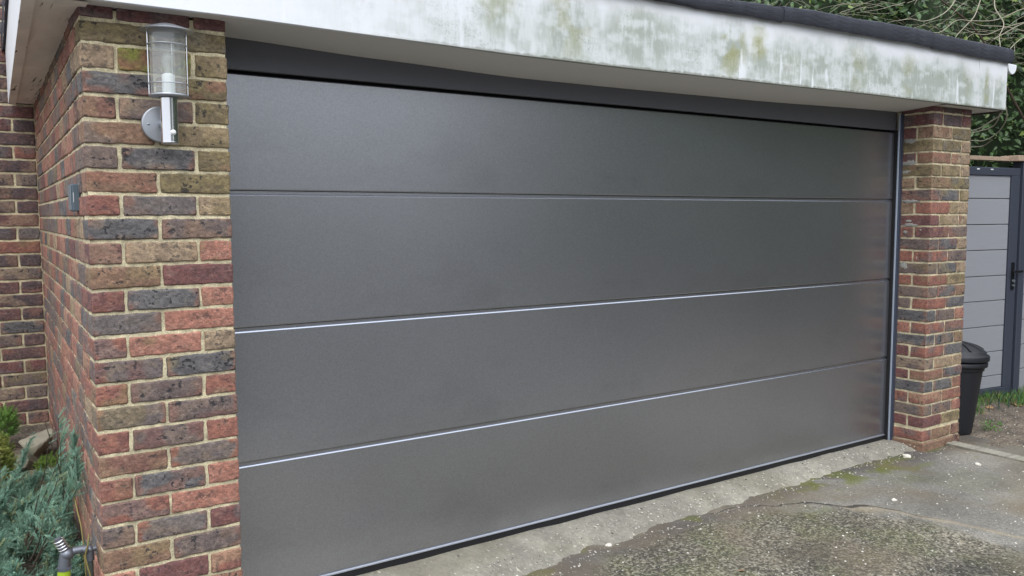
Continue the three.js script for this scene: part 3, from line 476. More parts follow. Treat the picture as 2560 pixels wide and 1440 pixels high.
// ---------------------------------------------------------------- side gate and fence on the right
const GATE = new THREE.Vector3(6.055, 0, -0.38);
M.anth = std({ color: rgb(64, 69, 82), roughness: 0.5, metalness: 0.15, bumpMap: grain, bumpScale: 0.0006 });
const boardMap = tex(512, 256, (i, j, o) => { const g = 0.95 + 0.06 * fbm(i / 60, j / 6, 4, 3) + 0.07 * (hash(i, j, 7) - 0.5); o[0] = 145 * g; o[1] = 147 * g; o[2] = 153 * g; }, true, true); boardMap.repeat.set(1, 3);
M.board = std({ map: boardMap, roughness: 0.65, bumpMap: grain, bumpScale: 0.001 });
M.timber = std({ color: rgb(168, 146, 126), roughness: 0.85, bumpMap: grain, bumpScale: 0.003 });
{
  const g = group(GATE.x, 0, GATE.z); g.rotation.y = -0.122;
  const ys = [0.131, 0.227, 0.415, 0.614, 0.811, 1.0015, 1.1985, 1.392, 1.587, 1.76];
  for (let k = 0; k < 9; k++) part('gate_board', bbox(-0.94, -0.048, ys[k] + 0.0025, ys[k + 1] - 0.0025, -0.02, 0.0, 0.003), M.board, g);
  part('gate_panel_back', bbox(-0.94, -0.048, 0.13, 1.76, -0.034, -0.021, 0.001), M.anth, g);
  part('gate_frame', [bbox(-1.0, 0.058, 1.76, 1.82, -0.045, 0.012, 0.004), bbox(-1.0, 0.058, 0.075, 0.13, -0.045, 0.012, 0.004), bbox(-0.046, 0.058, 0.1305, 1.7595, -0.045, 0.012, 0.004), bbox(-1.0, -0.942, 0.1305, 1.7595, -0.045, 0.012, 0.004)], M.anth, g);
  part('gate_post', bbox(0.064, 0.135, 0, 1.872, -0.06, 0.03, 0.006), M.anth, g); part('gate_post', bbox(-1.08, -1.006, 0, 1.87, -0.06, 0.03, 0.006), M.anth, g);
  const h = part('handle_plate', bbox(-0.008, 0.026, 0.888, 1.1, 0.0125, 0.02, 0.003), std({ color: rgb(26, 27, 32), roughness: 0.4, metalness: 0.3 }), g);
  part('lever', [at(cyl(0.008, 0.008, 0.04, 12), 0.01, 1.03, 0.04, Math.PI / 2), bbox(-0.045, 0.075, 1.021, 1.039, 0.05, 0.062, 0.005)], h.material, h);
  part('lock_barrel', [at(cyl(0.011, 0.011, 0.012, 14), 0.01, 0.955, 0.025, Math.PI / 2), at(cyl(0.008, 0.008, 0.012, 14), 0.01, 0.92, 0.025, Math.PI / 2)], M.steelDull, h);
  for (const x of [-0.47, -0.31]) part('fixing', bbox(x, x + 0.03, 1.8, 1.808, 0.0125, 0.0155, 0.001), M.plastic, g);
  top(g, 'side_gate', 'grey horizontal board gate in a dark frame beyond the right pier', 'gate');
  const f = group(GATE.x, 0, GATE.z); f.rotation.y = -0.122;
  const fy = [0.06, 0.25, 0.445, 0.642, 0.84, 1.034, 1.231, 1.43, 1.63, 1.8];
  for (let k = 0; k < 9; k++) part('fence_board', bbox(0.1405, 2.0, fy[k] + 0.0025, fy[k + 1] - 0.0025, -0.03, -0.008, 0.003), M.board, f);
  part('fence_rail', [bbox(0.1405, 2.0, 0.005, 0.0595, -0.04, 0.004, 0.003), bbox(0.1405, 2.0, 1.801, 1.85, -0.04, 0.004, 0.003)], M.anth, f);
  part('fence_post', bbox(2.003, 2.09, 0, 1.87, -0.06, 0.03, 0.005), M.anth, f);
  part('capping_rail', bbox(-1.2, 2.1, 1.875, 1.905, -0.09, -0.03, 0.003), M.timber, f); part('post_cap', bbox(-0.022, 0.2, 1.8725, 1.916, -0.1, 0.04, 0.004), M.timber, f);
  top(f, 'board_fence', 'pale timber capped grey board fence at the right edge, joining the side gate', 'fence');
}
// ---------------------------------------------------------------- dustbin
{
  const b = group(4.885, -0.012, -0.175); b.rotation.z = -0.03;
  M.bin = std({ color: rgb(24, 26, 33), roughness: 0.5, bumpMap: grain, bumpScale: 0.001 });
  const lathe = (q) => new THREE.LatheGeometry(q.map((v) => new THREE.Vector2(...v)), 56);
  part('bin_body', lathe([[0, 0], [0.128, 0], [0.135, 0.006], [0.141, 0.05], [0.183, 0.455], [0.186, 0.46], [0.206, 0.462], [0.209, 0.468], [0.209, 0.49], [0.2, 0.492], [0.2, 0.5], [0, 0.5]]), M.bin, b);
  part('bin_skirt', lathe([[0.186, 0.462], [0.19, 0.455], [0.1895, 0.437], [0.1815, 0.437]]), M.bin, b);
  const lid = part('bin_lid', lathe([[0.201, 0.501], [0.214, 0.502], [0.2175, 0.507], [0.2175, 0.532], [0.213, 0.54], [0.2, 0.546], [0.195, 0.562], [0.185, 0.57], [0.14, 0.595], [0.09, 0.611], [0.05, 0.618], [0, 0.62]]), M.bin, b);
  for (let k = 0; k < 10; k++) { const a = k / 10 * Math.PI * 2 + 0.2; const pts = [[0.06, 0.617], [0.1, 0.6085], [0.145, 0.594], [0.183, 0.573]].map(([r, y]) => V(Math.cos(a) * r, y, Math.sin(a) * r)); part('lid_rib', tube(pts, 0.0065, 6), M.bin, lid); }
  part('lid_handle', tube([V(-0.05, 0.614, 0), V(-0.04, 0.64, 0), V(0.04, 0.64, 0), V(0.05, 0.614, 0)], 0.009, 8), M.bin, lid);
  top(b, 'dustbin', 'black plastic dustbin with ribbed lid standing beside the right pier', 'dustbin');
}

// ---------------------------------------------------------------- plants
const dummy = new THREE.Object3D(), col = new THREE.Color();
function leafGeo(l, w, bend = 0.25) {                                // folded, pointed leaf along +y
  const p = [], ix = [], n = 4; for (let i = 0; i <= n; i++) { const t = i / n, ww = w * Math.sin(Math.PI * Math.pow(t, 0.8)) * 0.5, z = -bend * l * t * t; p.push(-ww, l * t, z + ww * 0.35, 0, l * t, z, ww, l * t, z + ww * 0.35); }
  for (let i = 0; i < n; i++) for (let k = 0; k < 2; k++) { const a = i * 3 + k; ix.push(a, a + 1, a + 4, a, a + 4, a + 3); }
  const g = new THREE.BufferGeometry(); g.setAttribute('position', new THREE.Float32BufferAttribute(p, 3)); g.setIndex(ix); g.computeVertexNormals(); return g;
}
function instanced(name, geo, mat, list, parent) {                   // list of [pos, quaternion, scale, colour]
  const m = new THREE.InstancedMesh(geo, mat, list.length); list.forEach(([p, q, s, c], i) => { dummy.position.copy(p); dummy.quaternion.copy(q); dummy.scale.setScalar(s); dummy.updateMatrix(); m.setMatrixAt(i, dummy.matrix); m.setColorAt(i, c); });
  m.name = name; m.castShadow = m.receiveShadow = true; m.userData.kind = 'stuff'; if (parent) parent.add(m); return m;
}
const up = V(0, 1, 0), toQ = (d, roll = 0) => new THREE.Quaternion().setFromUnitVectors(up, d).multiply(new THREE.Quaternion().setFromAxisAngle(up, roll));
M.leaf = new THREE.MeshPhysicalMaterial({ color: 0xffffff, roughness: 0.42, side: THREE.DoubleSide });
M.needle = std({ color: 0xffffff, roughness: 0.8, side: THREE.DoubleSide });
M.bark = std({ color: rgb(92, 80, 66), roughness: 0.95, bumpMap: soilBump, bumpScale: 0.01 });
M.twig = std({ color: rgb(150, 144, 126), roughness: 0.85 });
{ // evergreen hedge behind the garage; unseen run round the drive added for dark door reflections
  const hedge = group();
  const blobs = [[3.6, -5.6, 1.5, 5.2], [5.0, -4.9, 1.4, 5.0], [6.3, -4.1, 1.45, 4.6], [7.4, -3.2, 1.35, 4.7], [8.3, -2.3, 1.3, 5.0], [8.9, -1.2, 1.2, 5.2], [9.3, 0.1, 1.25, 4.8], [9.6, 1.5, 1.3, 5.0], [9.8, 3.0, 1.35, 4.6], [9.9, 4.6, 1.3, 5.0], [10, 6.2, 1.35, 4.7], [10, 7.8, 1.3, 4.9], [10, 9.4, 1.35, 5.2], [9.9, 11, 1.3, 4.9], [9.5, 12.6, 1.35, 5.3], [5.6, 15.4, 1.4, 4.6], [4, 15.9, 1.4, 4.9], [2.4, 16.2, 1.4, 4.5], [0.8, 16.3, 1.4, 4.8]];
  const list = [], core = [];
  const bump = (d, k) => 0.72 + 0.5 * n3(d.x * 2.3 + k * 7, d.y * 2.3 + 20, d.z * 2.3) + 0.2 * n3(d.x * 6 + k, d.y * 6, d.z * 6);
  blobs.forEach(([bx, bz, r, h], k) => {
    const g = new THREE.IcosahedronGeometry(1, 12), p = g.attributes.position, d = V();
    for (let i = 0; i < p.count; i++) { d.fromBufferAttribute(p, i).normalize(); const s = bump(d, k) * 0.86; p.setXYZ(i, bx + d.x * r * s, h / 2 + d.y * h / 2 * s, bz + d.z * r * s); }
    g.computeVertexNormals(); core.push(g);
    const near = bz < 1.2, N = near ? 34000 : 4200;
    for (let i = 0; i < N; i++) {
      d.set(rr(-1, 1), rr(-1, 1), rr(-1, 1)); if (d.lengthSq() > 1 || d.lengthSq() < 0.02) { i--; continue; } d.normalize();
      const s = bump(d, k) * rr(0.84, 1.1), p = V(bx + d.x * r * s, h / 2 + d.y * h / 2 * s, bz + d.z * r * s); if (p.y < 0.1) continue;
      const dir = V(d.x * 0.7 + rr(-0.8, 0.8), rr(-0.9, 0.5), d.z * 0.7 + rr(-0.8, 0.8)).normalize(), t = rnd(), cl = n3(p.x * 1.5, p.y * 1.5, p.z * 1.5);
      if (t < 0.12) col.setRGB(0.17, 0.23, 0.06); else if (t < 0.24) col.setRGB(0.13, 0.18, 0.12); else col.setRGB(mix(0.03, 0.11, cl), mix(0.07, 0.19, cl), mix(0.025, 0.07, cl)); 
      col.multiplyScalar(rr(0.7, 1.25));
      list.push([p, toQ(dir, rr(0, 6.28)), (near ? 1 : 1.9) * rr(0.6, 1.25), col.clone()]);
    }
  });
  part('dark_hedge_core', core.map((g) => { g.deleteAttribute('uv'); return g; }), std({ color: new THREE.Color().setRGB(0.02, 0.034, 0.014), roughness: 1 }), hedge);  // solid core that blocks the sky, coloured dark for the shade inside the hedge
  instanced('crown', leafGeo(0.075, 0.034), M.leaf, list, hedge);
  blobs.forEach(([bx, bz, r, h]) => part('trunk', taper([[bx, -0.05, bz], [bx + 0.1, h * 0.3, bz], [bx, h * 0.7, bz + 0.1]], 0.09, 0.03, 8), M.bark, hedge));
  top(hedge, 'evergreen_hedge', 'tall dense dark green evergreen hedge rising behind the garage roof and side gate, with an added unseen run round the drive', 'hedge');
}
{ // leafless twigs over the roof edge
  const s = group();
  const B = [[[5.7, 2.86, -1.0], [5.79, 2.9, -0.94], [5.91, 2.92, -0.92], [6.06, 3.02, -0.88], [6.21, 3.03, -0.85], [6.39, 3.04, -0.79], [6.52, 3.07, -0.76], [6.73, 3.16, -0.69], [7.3, 3.2, -0.7]],
    [[5.5, 2.98, -1.04], [5.67, 3.01, -1.03], [5.82, 3.01, -1.02], [5.99, 3.06, -1.0], [6.15, 3.15, -0.99], [6.4, 3.4, -1.01]], [[6.01, 2.93, -0.79], [6.15, 2.91, -0.78], [6.32, 2.92, -0.76], [6.49, 2.98, -0.74], [6.74, 3.05, -0.67], [7.3, 3.12, -0.66]],
    [[6.05, 2.99, -0.77], [6.22, 2.98, -0.77], [6.49, 2.99, -0.71], [6.73, 2.97, -0.66], [7.2, 3.0, -0.7]], [[6.2, 2.85, -0.65], [6.43, 2.93, -0.68], [6.74, 3.05, -0.67], [7.2, 3.15, -0.7]], [[6.29, 2.76, -0.58], [6.51, 2.86, -0.62], [6.73, 2.93, -0.66], [7.2, 3.0, -0.7]],
    [[6.22, 2.6, -0.6], [6.24, 2.79, -0.62], [6.34, 2.89, -0.68], [6.48, 3.02, -0.72], [6.53, 3.17, -0.82], [6.7, 3.4, -0.9]], [[5.9, 2.8, -0.82], [5.95, 2.87, -0.82], [6.13, 2.98, -0.84], [6.29, 3.08, -0.86], [6.44, 3.25, -0.89], [6.6, 3.5, -0.9]]];
  for (const b of B) part('branch', taper([...b].reverse(), 0.0052, 0.0026, 6, 40), M.twig, s);
  part('trunk', [taper([[7.5, 0, -1.0], [7.45, 1.2, -0.95], [7.3, 2.2, -0.85], [7.25, 3.1, -0.7], [7.3, 4.2, -0.8]], 0.04, 0.015, 8, 30), taper([[7.3, 2.2, -0.85], [6.9, 2.6, -0.9], [6.5, 3.0, -0.95], [6.0, 3.3, -1.1]], 0.013, 0.007, 6)], M.bark, s);
  const tw = [];
  for (let k = 0; k < 400; k++) {                                    // finer growth, all along the roof line
    const x0 = rr(4.2, 7.4), z0 = mix(-3.2, -0.7, sm(4.2, 7.0, x0)) + rr(-0.5, 0.3), y0 = 2.65 + rr(-0.1, 0.95) + 0.1 * (x0 - 5), p = [V(x0, y0, z0)], a = rr(-0.7, 0.7) + (rnd() < 0.5 ? Math.PI : 0); let d = V(Math.cos(a), rr(-0.3, 0.6), rr(-0.35, 0.35)).normalize();
    const st = rr(0.06, 0.17); for (let q = 0; q < 5; q++) { d.add(V(rr(-0.16, 0.16), rr(-0.2, 0.2), rr(-0.16, 0.16))).normalize(); p.push(p[q].clone().addScaledVector(d, st)); }
    tw.push(taper(p, rr(0.0014, 0.003), 0.0009, 4, 14));
  }
  part('twigs', tw, M.twig, s, 'stuff');
  top(s, 'bare_shrub', 'leafless shrub with pale tangled branches above the felt roof edge', 'shrub');
  const c = group();
  for (const b of [[[5.22, 2.3, -0.1], [5.29, 2.2, -0.11], [5.34, 2.15, -0.16], [5.37, 2.12, -0.23], [5.38, 2.08, -0.31], [5.41, 2.07, -0.38], [5.4, 2.04, -0.6]], [[5.2, 2.3, -0.12], [5.27, 2.18, -0.12], [5.32, 2.1, -0.17], [5.36, 2.07, -0.24], [5.38, 2.06, -0.31], [5.41, 2.05, -0.38], [5.4, 2.0, -0.6]],
    [[5.24, 2.24, -0.08], [5.3, 2.13, -0.09], [5.35, 2.06, -0.15], [5.38, 2.02, -0.21], [5.39, 1.99, -0.29], [5.41, 2.0, -0.38], [5.4, 2.0, -0.6]], [[5.22, 1.98, -0.14], [5.29, 1.96, -0.21], [5.36, 1.95, -0.28], [5.4, 1.95, -0.37], [5.42, 1.93, -0.6]]]) part('stem', taper(b, 0.0042, 0.003, 5, 36), M.twig, c);
  top(c, 'climbing_stems', 'four thin bare stems arching beside the top of the right pier', 'stems');
}
// feathery conifer sprays
function sprayGeo(l, n, nl, w) {
  const p = [], ix = []; const put = (a, b, side) => { const k = p.length / 3; p.push(a.x + side.x, a.y + side.y, a.z + side.z, a.x - side.x, a.y - side.y, a.z - side.z, b.x, b.y, b.z); ix.push(k, k + 1, k + 2); };
  put(V(0, 0, 0), V(0, l, 0), V(w, 0, 0)); put(V(0, 0, 0), V(0, l, 0), V(0, 0, w));
  for (let i = 0; i < n; i++) { const t = (i + 0.5) / n, a = i * 2.4, q = nl * (1 - 0.45 * t) * rr(0.7, 1.2), b = V(0, l * t, 0), d = V(Math.cos(a) * 0.85, 0.75, Math.sin(a) * 0.85); put(b, b.clone().addScaledVector(d, q), V(-Math.sin(a) * w, 0, Math.cos(a) * w)); }
  const g = new THREE.BufferGeometry(); g.setAttribute('position', new THREE.Float32BufferAttribute(p, 3)); g.setIndex(ix); g.computeVertexNormals(); return g;
}
const wallX = (z) => -PW + 0.0445 * -z;
{ // blue-green juniper against the side wall
  const jn = group(), list = [], stems = [];
  const topY = (x, z) => 0.2 + 0.22 * sm(-0.95, -0.5, x);
  const branch = (p0, d0, len, r, den, droop, tall) => {
    const pts = [p0.clone()], d = d0.clone(), n = 7; for (let i = 0; i < n; i++) { d.add(V(rr(-0.12, 0.12), rr(-0.08, 0.1) - droop, rr(-0.12, 0.12))).normalize(); const q = pts[i].clone().addScaledVector(d, len / n); if (q.x > wallX(q.z) - 0.025) { q.x = wallX(q.z) - 0.025 - rnd() * 0.01; d.x = -Math.abs(d.x) * 0.2; } pts.push(q); }
    if (tall || pts[n].y < 0.5) stems.push(taper(pts, r, 0.001, 4, 12)); const c = new THREE.CatmullRomCurve3(pts), t = V();
    for (let k = 0; k < den; k++) {
      const u = 0.12 + 0.88 * Math.sqrt(rnd()), p = c.getPointAt(u); c.getTangentAt(u, t); const dir = t.clone().multiplyScalar(0.8).add(V(rr(-0.9, 0.9), rr(-0.5, 0.8), rr(-0.9, 0.9))).normalize();
      const tip = p.clone().addScaledVector(dir, 0.055); if (tip.x > wallX(tip.z) - 0.004) continue;
      const lim = 0.37 + 0.95 * Math.max(0, tip.x + 0.64) + 0.05 * n3(tip.x * 12, 3, tip.z * 12); if (tip.y > lim && !(tall && wallX(tip.z) - tip.x < 0.05 + 0.1 * (0.72 - tip.y))) continue;
      const m = rnd(), cl = n3(p.x * 9, p.y * 9, p.z * 9); if (m < 0.1) col.setRGB(0.3, 0.36, 0.2); else col.setRGB(mix(0.1, 0.34, cl), mix(0.22, 0.52, cl), mix(0.16, 0.39, cl)); col.multiplyScalar(rr(0.7, 1.3));
      list.push([p, toQ(dir, rr(0, 6)), rr(0.6, 1.25), col.clone()]);
    }
  };
  for (let k = 0; k < 135; k++) { const z = rr(-1.35, -0.2), x = rr(-1.0, -0.5); branch(V(x, bedH(x, z) + rr(-0.03, 0.02), z), V(rr(-0.6, 0.9), rr(0.1, 0.6), rr(-0.5, 0.7)).normalize(), rr(0.2, 0.42), 0.003, 165, 0.03); }
  for (let k = 0; k < 8; k++) { const z = rr(-0.75, -0.4); branch(V(-0.6, 0.26, z), V(rr(0.25, 0.6), rr(0.7, 1), rr(-0.2, 0.3)).normalize(), rr(0.28, 0.46), 0.003, 100, -0.02, true); }
  for (let k = 0; k < 3; k++) branch(V(-0.47, 0.4, -0.52 - 0.06 * k), V(rr(0, 0.1), 1, rr(-0.1, 0.1)).normalize(), rr(0.24, 0.36), 0.0025, 90, -0.05, true);
  part('branches', stems, M.bark, jn, 'stuff'); instanced('foliage', sprayGeo(0.042, 34, 0.0095, 0.0011), M.needle, list, jn);
  top(jn, 'juniper', 'feathery blue green juniper spreading against the side wall at lower left', 'shrub');
}
function moundConifer(name, label, cx, cy, cz, rx, ry, n, cols, sc) {
  const g = group(), list = [];
  for (let k = 0; k < n; k++) {
    const d = V(rr(-1, 1), rr(-0.6, 1), rr(-1, 1)).normalize(), s = 0.55 + 0.55 * n3(d.x * 3 + cx * 9, d.y * 3, d.z * 3) + rr(-0.15, 0.05), p = V(cx + d.x * rx * s, cy + d.y * ry * s, cz + d.z * rx * s);
    const cl = n3(p.x * 14, p.y * 14, p.z * 14), a = cols[0], b = cols[1]; col.setRGB(mix(a[0], b[0], cl), mix(a[1], b[1], cl), mix(a[2], b[2], cl)).multiplyScalar(rr(0.7, 1.25));
    list.push([p, toQ(V(d.x * 0.6 + rr(-0.5, 0.5), 0.8 + rr(-0.3, 0.4), d.z * 0.6 + rr(-0.5, 0.5)).normalize(), rr(0, 6)), sc * rr(0.6, 1.2), col.clone()]);
  }
  instanced('foliage', sprayGeo(0.05, 26, 0.014, 0.0016), M.needle, list, g);
  part('stems', [0, 1, 2, 3, 4].map((k) => taper([[cx, bedH(cx, cz) - 0.03, cz], [cx + rr(-0.5, 0.5) * rx, cy, cz + rr(-0.5, 0.5) * rx]], 0.006, 0.002, 5)), M.bark, g, 'stuff');
  return top(g, name, label, 'shrub');
}
moundConifer('dwarf_conifer', 'golden green dwarf conifer at the far left edge beside the rocks', -0.68, 0.36, -1.5, 0.105, 0.15, 1500, [[0.08, 0.16, 0.03], [0.36, 0.36, 0.08]], 0.9);
moundConifer('dwarf_conifer', 'bright green low conifer behind the pale rock, touching the dark house wall', -0.6, 0.4, -2.15, 0.1, 0.1, 650, [[0.06, 0.17, 0.03], [0.2, 0.34, 0.07]], 0.9);
moundConifer('dwarf_conifer', 'small mossy green tuft between the rocks and the side wall', -0.42, 0.28, -1.62, 0.06, 0.06, 420, [[0.1, 0.2, 0.03], [0.24, 0.34, 0.06]], 0.6);
// rocks
function rock(x, y, z, a, b, c, sd, colr, label, ry = 0, rz = 0) {
  const g = new THREE.IcosahedronGeometry(1, 9), p = g.attributes.position;
  for (let i = 0; i < p.count; i++) {
    const d = V().fromBufferAttribute(p, i).normalize(); let s = 1.25; for (let k = 0; k < 9; k++) { const n = V(hash(k, sd, 1) - 0.5, hash(k, sd, 2) - 0.5, hash(k, sd, 3) - 0.5).normalize(), q = d.dot(n); if (q > 0.05) s = Math.min(s, (0.62 + 0.3 * hash(k, sd, 4)) / q); }
    s *= 1 + 0.06 * (n3(d.x * 7 + sd, d.y * 7, d.z * 7) - 0.5); p.setXYZ(i, d.x * s * a, d.y * s * b, d.z * s * c);
  }
  const m = mergeVertices(g.deleteAttribute('normal').deleteAttribute('uv') , 1e-4); m.computeVertexNormals();
  const cg = toCreasedNormals(m, 0.35), q = cg.attributes.position, cc = []; for (let i = 0; i < q.count; i++) { const u = fbm(q.getX(i) * 40 + sd, q.getY(i) * 40 + q.getZ(i) * 31, sd, 3), v = fbm(q.getX(i) * 14, q.getY(i) * 14 + q.getZ(i) * 17, sd + 5, 3), k = 0.7 + 0.6 * u, mo = sm(0.5, 0.65, v) * colr[3]; cc.push(mix(colr[0] * k, 0.05, mo), mix(colr[1] * k, 0.065, mo), mix(colr[2] * k, 0.02, mo)); }
  cg.setAttribute('color', new THREE.Float32BufferAttribute(cc, 3));
  const r = new THREE.Mesh(cg, std({ vertexColors: true, roughness: 0.9 })); r.position.set(x, y, z); r.rotation.set(0, ry, rz); return top(r, 'rock', label, 'rock');
}
rock(-0.44, 0.325, -1.95, 0.085, 0.068, 0.06, 3, [0.24, 0.22, 0.165, 0.25], 'pale buff angular rock below the dark house wall, uppermost of the rockery', 0.4, 0.5);
rock(-0.52, 0.27, -1.8, 0.085, 0.045, 0.08, 8, [0.15, 0.14, 0.1, 0.5], 'flat grey green rock leaning under the pale rock', 0.9, -0.15);
rock(-0.5, 0.19, -1.62, 0.085, 0.11, 0.07, 14, [0.15, 0.14, 0.09, 0.75], 'large mossy dark rock above the juniper', 0.2, 0.15);

// ---------------------------------------------------------------- outside tap, pipe, cable at the lower left
{
  const t = group(-0.5, 0.4, -0.1);
  M.zinc = std({ color: rgb(120, 124, 132), metalness: 0.75, roughness: 0.45 });
  part('tap_body', [at(cyl(0.0125, 0.0125, 0.03, 18), 0.006, 0.004, 0, 0, 0, Math.PI / 2), at(cyl(0.016, 0.016, 0.014, 6), 0.027, 0.001, 0, 0, 0, Math.PI / 2), at(new THREE.SphereGeometry(0.021, 20, 14), -0.025, -0.002, 0), at(cyl(0.0175, 0.0185, 0.04, 20), -0.032, -0.02, 0, 0, 0, -0.12), at(cyl(0.009, 0.009, 0.03, 14), 0.045, -0.001, 0, 0, 0, Math.PI / 2)], M.zinc, t);
  for (let k = 0; k < 4; k++) part('spindle_ring', at(new THREE.TorusGeometry(0.0145, 0.0028, 8, 24), -0.033 - k * 0.0042, 0.0185 + k * 0.0095, 0, Math.PI / 2, 0, 0.42), M.steel, t);
  part('spindle', at(cyl(0.011, 0.012, 0.05, 14), -0.04, 0.032, 0, 0, 0, 0.42), M.zinc, t);
  const hc = part('hose_connector', at(cyl(0.0195, 0.019, 0.012, 26), -0.0345, -0.046, 0, 0, 0, -0.06), std({ color: rgb(98, 104, 112), roughness: 0.5 }), t);
  part('green_collar', at(cyl(0.0192, 0.0192, 0.016, 28), -0.0355, -0.0605, 0, 0, 0, -0.06), std({ color: rgb(150, 176, 40), roughness: 0.45 }), hc);
  part('yellow_sleeve', at(cyl(0.0188, 0.016, 0.075, 28), -0.038, -0.106, 0, 0, 0, -0.06), std({ color: rgb(206, 160, 72), roughness: 0.5 }), hc);
  for (let k = 0; k < 22; k++) { const a = k / 22 * 6.283; part('grip_rib', at(new THREE.BoxGeometry(0.003, 0.011, 0.003), -0.0345 + Math.cos(a) * 0.0195, -0.046, Math.sin(a) * 0.0195), M.zinc, hc); }
  part('supply_pipe', tube([V(0.04, -0.42, 0), V(0.0415, -0.1, 0), V(0.042, 0.005, -0.002)], 0.0085, 12), std({ color: rgb(66, 74, 68), roughness: 0.6 }), t);
  part('pipe_elbow', [at(new THREE.SphereGeometry(0.0125, 14, 10), 0.042, -0.002, 0), at(cyl(0.0125, 0.0125, 0.03, 16), 0.0415, -0.022, 0)], M.zinc, t);
  top(t, 'outdoor_tap', 'grey outdoor tap with green and yellow hose connector beside the juniper', 'tap');
}
{
  const w = std({ color: rgb(128, 116, 64), roughness: 0.6 });
  for (const [pts, label] of [[[[-0.462, 0.455, -0.085], [-0.466, 0.43, -0.075], [-0.475, 0.385, -0.08], [-0.47, 0.35, -0.075], [-0.463, 0.31, -0.07], [-0.46, 0.2, -0.07]], 'short yellow wire curling round the tap pipe'], [[[-0.455, 0.53, -0.5], [-0.462, 0.5, -0.4], [-0.466, 0.47, -0.3], [-0.462, 0.42, -0.25], [-0.458, 0.2, -0.2]], 'yellow and green earth cable running down through the juniper']]) top(new THREE.Mesh(tube(pts, 0.0024, 7, 50), w), 'cable', label, 'cable');
}
// ---------------------------------------------------------------- small things on the ground
{ // grass strip at the foot of the gate
  const list = [], bl = new THREE.BufferGeometry(); bl.setAttribute('position', new THREE.Float32BufferAttribute([-0.003, 0, 0, 0.003, 0, 0, -0.002, 0.04, 0.006, 0.002, 0.04, 0.006, 0, 0.075, 0.024], 3)); bl.setIndex([0, 1, 3, 0, 3, 2, 2, 3, 4]); bl.computeVertexNormals();
  for (let k = 0; k < 5200; k++) { const t = rr(-1.0, 1.9), o = Math.pow(rnd(), 1.3) * 0.28 - 0.03, x = GATE.x + t * 0.9925 - o * 0.122, z = GATE.z + t * 0.122 + o * 0.9925; if (n2(x * 6, z * 6, 4) < 0.3 * rnd() + o * 1.1) continue; const m = rnd(); if (m < 0.15) col.setRGB(0.22, 0.2, 0.08); else col.setRGB(rr(0.05, 0.11), rr(0.12, 0.22), rr(0.02, 0.05)); list.push([V(x, soilH(x, z) - 0.004, z), toQ(V(rr(-0.7, 0.7), 1, rr(-0.7, 0.7)).normalize(), rr(0, 6)), rr(0.5, 1.25), col.clone()]); }
  top(instanced('grass', bl, M.needle, list), 'grass', 'rough green grass growing along the foot of the side gate', 'grass', null, 'stuff');
  const l2 = []; for (let k = 0; k < 150; k++) { const a = rr(0, 6.28), r = Math.sqrt(rnd()) * 0.07, x = 5.075 + Math.cos(a) * r * 0.7, z = 0.005 + Math.sin(a) * r; col.setRGB(rr(0.06, 0.12), rr(0.15, 0.26), rr(0.02, 0.05)); l2.push([V(x, soilH(x, z) + rr(0, 0.06), z), toQ(V(rr(-1, 1), 0.5, rr(-1, 1)).normalize(), rr(0, 6)), rr(0.3, 0.6), col.clone()]); }
  const wd = group(); instanced('leaves', leafGeo(0.03, 0.014), M.leaf, l2, wd); part('stem', taper([[5.075, 0, 0.005], [5.08, 0.06, 0.0]], 0.002, 0.001, 4), M.bark, wd); top(wd, 'weed', 'small bright green weed at the foot of the dustbin', 'plant');
}
{ // wire hoop edging at the foot of the gate
  const e = group(), m = std({ color: rgb(50, 78, 66), roughness: 0.5 });
  for (let k = 0; k < 8; k++) { const t0 = -0.55 + k * 0.115, P = (t, y) => V(GATE.x + t * 0.99 - 0.26 * 0.12, soilH(6, -0.1) + y, GATE.z + t * 0.122 + 0.24); part('wire_hoop', tube([P(t0, -0.02), P(t0 + 0.005, 0.07), P(t0 + 0.05, 0.115), P(t0 + 0.1, 0.07), P(t0 + 0.105, -0.02)], 0.0022, 6, 24), m, e); }
  top(e, 'border_edging', 'low green wire hoop edging in the grass before the side gate', 'edging');
}
{ // dead leaves
  const m = std({ color: rgb(150, 118, 86), roughness: 0.9, side: THREE.DoubleSide });
  const leaf = (x, z, s, a, label) => { const sh = new THREE.Shape(); for (let k = 0; k <= 20; k++) { const t = k / 20 * Math.PI * 2, r = s * (0.62 + 0.38 * Math.abs(Math.cos(t * 2.5))); k ? sh.lineTo(Math.cos(t) * r, Math.sin(t) * r * 0.8) : sh.moveTo(Math.cos(t) * r, Math.sin(t) * r * 0.8); } const g = new THREE.ExtrudeGeometry(sh, { depth: 0.0012, bevelEnabled: false, curveSegments: 4 }); const p = g.attributes.position; for (let i = 0; i < p.count; i++) p.setZ(i, p.getZ(i) + 6 * (p.getX(i) ** 2)); g.computeVertexNormals(); g.rotateX(-Math.PI / 2); const o = new THREE.Mesh(g, m); o.position.set(x, Math.max(soilH(x, z), x < 4.5 ? driveH(x, z) : -1) + 0.006, z); o.rotation.set(rr(-0.2, 0.3), a, rr(-0.3, 0.3)); top(o, 'dead_leaf', label, 'leaf'); };
  leaf(5.55, -0.24, 0.036, 0.5, 'tan dead leaf on the soil nearest the dustbin, before the gate'); leaf(5.83, -0.18, 0.042, 2, 'tan dead leaf on the soil below the gate post at right'); leaf(5.98, -0.05, 0.03, 1, 'tan dead leaf on the soil at the very right edge');
  leaf(1.87, 0.6, 0.017, 1.2, 'small curled yellow leaf on the asphalt at the bottom edge');
}
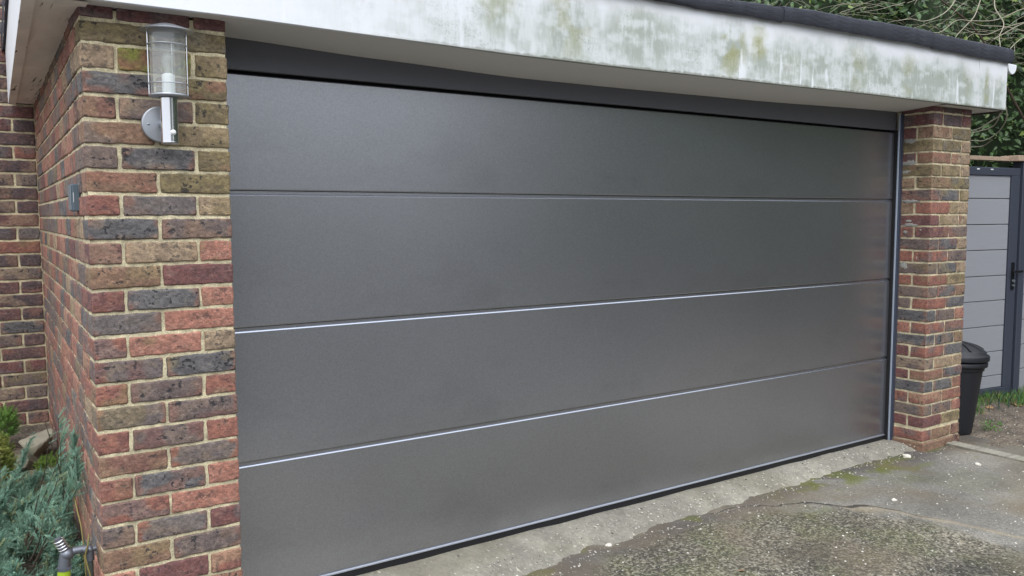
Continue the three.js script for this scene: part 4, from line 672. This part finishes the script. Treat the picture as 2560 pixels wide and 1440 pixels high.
{ // loose white chippings one can pick out, and the finer grit
  const m = std({ color: rgb(208, 202, 190), roughness: 0.9 });
  const stone = (x, z, a, sd) => { const g = new THREE.IcosahedronGeometry(1, 3), p = g.attributes.position; for (let i = 0; i < p.count; i++) { const d = V().fromBufferAttribute(p, i), s = 0.7 + 0.6 * n3(d.x * 1.7 + sd, d.y * 1.7, d.z * 1.7); p.setXYZ(i, d.x * s * a, d.y * s * a * 0.55, d.z * s * a * 0.7); } const q = mergeVertices(g.deleteAttribute('normal').deleteAttribute('uv'), 1e-5); q.computeVertexNormals(); return q; };
  const put = (x, z, a, sd, label) => { const o = new THREE.Mesh(stone(x, z, a, sd), m); o.position.set(x, Math.max(driveH(x, z), x > 4.5 ? soilH(x, z) : -1) + a * 0.2 + (z < edgeZ(x) ? 0.02 : 0), z); o.rotation.y = sd; top(o, 'white_stone', label, 'stone'); };
  put(4.017, 0.035, 0.026, 2, 'white flat stone on the mossy edge in front of the right pier'); put(4.214, 0.363, 0.017, 5, 'white chipping on the drive right of the right pier, below the kerb line'); put(1.62, 0.05, 0.016, 9, 'white chipping lying on the concrete strip below the middle of the door'); put(3.203, 0.454, 0.014, 12, 'small white chipping beside the asphalt crack');
  const gs = [0, 1, 2].map((k) => stone(0, 0, 0.0045, k * 3 + 1)), list = [];
  for (let k = 0; k < 5200; k++) { const x = rr(0.3, 6.4), z = x > 4.6 ? rr(-0.3, 1.1) : edgeZ(x) + (rnd() < 0.4 ? rr(-0.2, 0.08) : rr(0, 1.5)); const y = x > 4.6 ? soilH(x, z) : Math.max(driveH(x, z), z < edgeZ(x) ? 0.018 : -1); const g = rr(0.25, 0.62), s = Math.pow(rnd(), 3); if (rnd() < 0.1) col.setRGB(0.09, 0.085, 0.075); else col.setRGB(g, g * 0.96, g * 0.86); list.push([V(x, y + 0.0005, z), toQ(up, rr(0, 6)), 0.28 + 1.1 * s, col.clone()]); }
  top(instanced('gravel', gs[0], std({ color: 0xffffff, roughness: 0.9 }), list), 'gravel', 'fine pale grit scattered over the concrete strip and asphalt', 'grit', null, 'stuff');
}
renderer.render(scene, camera);
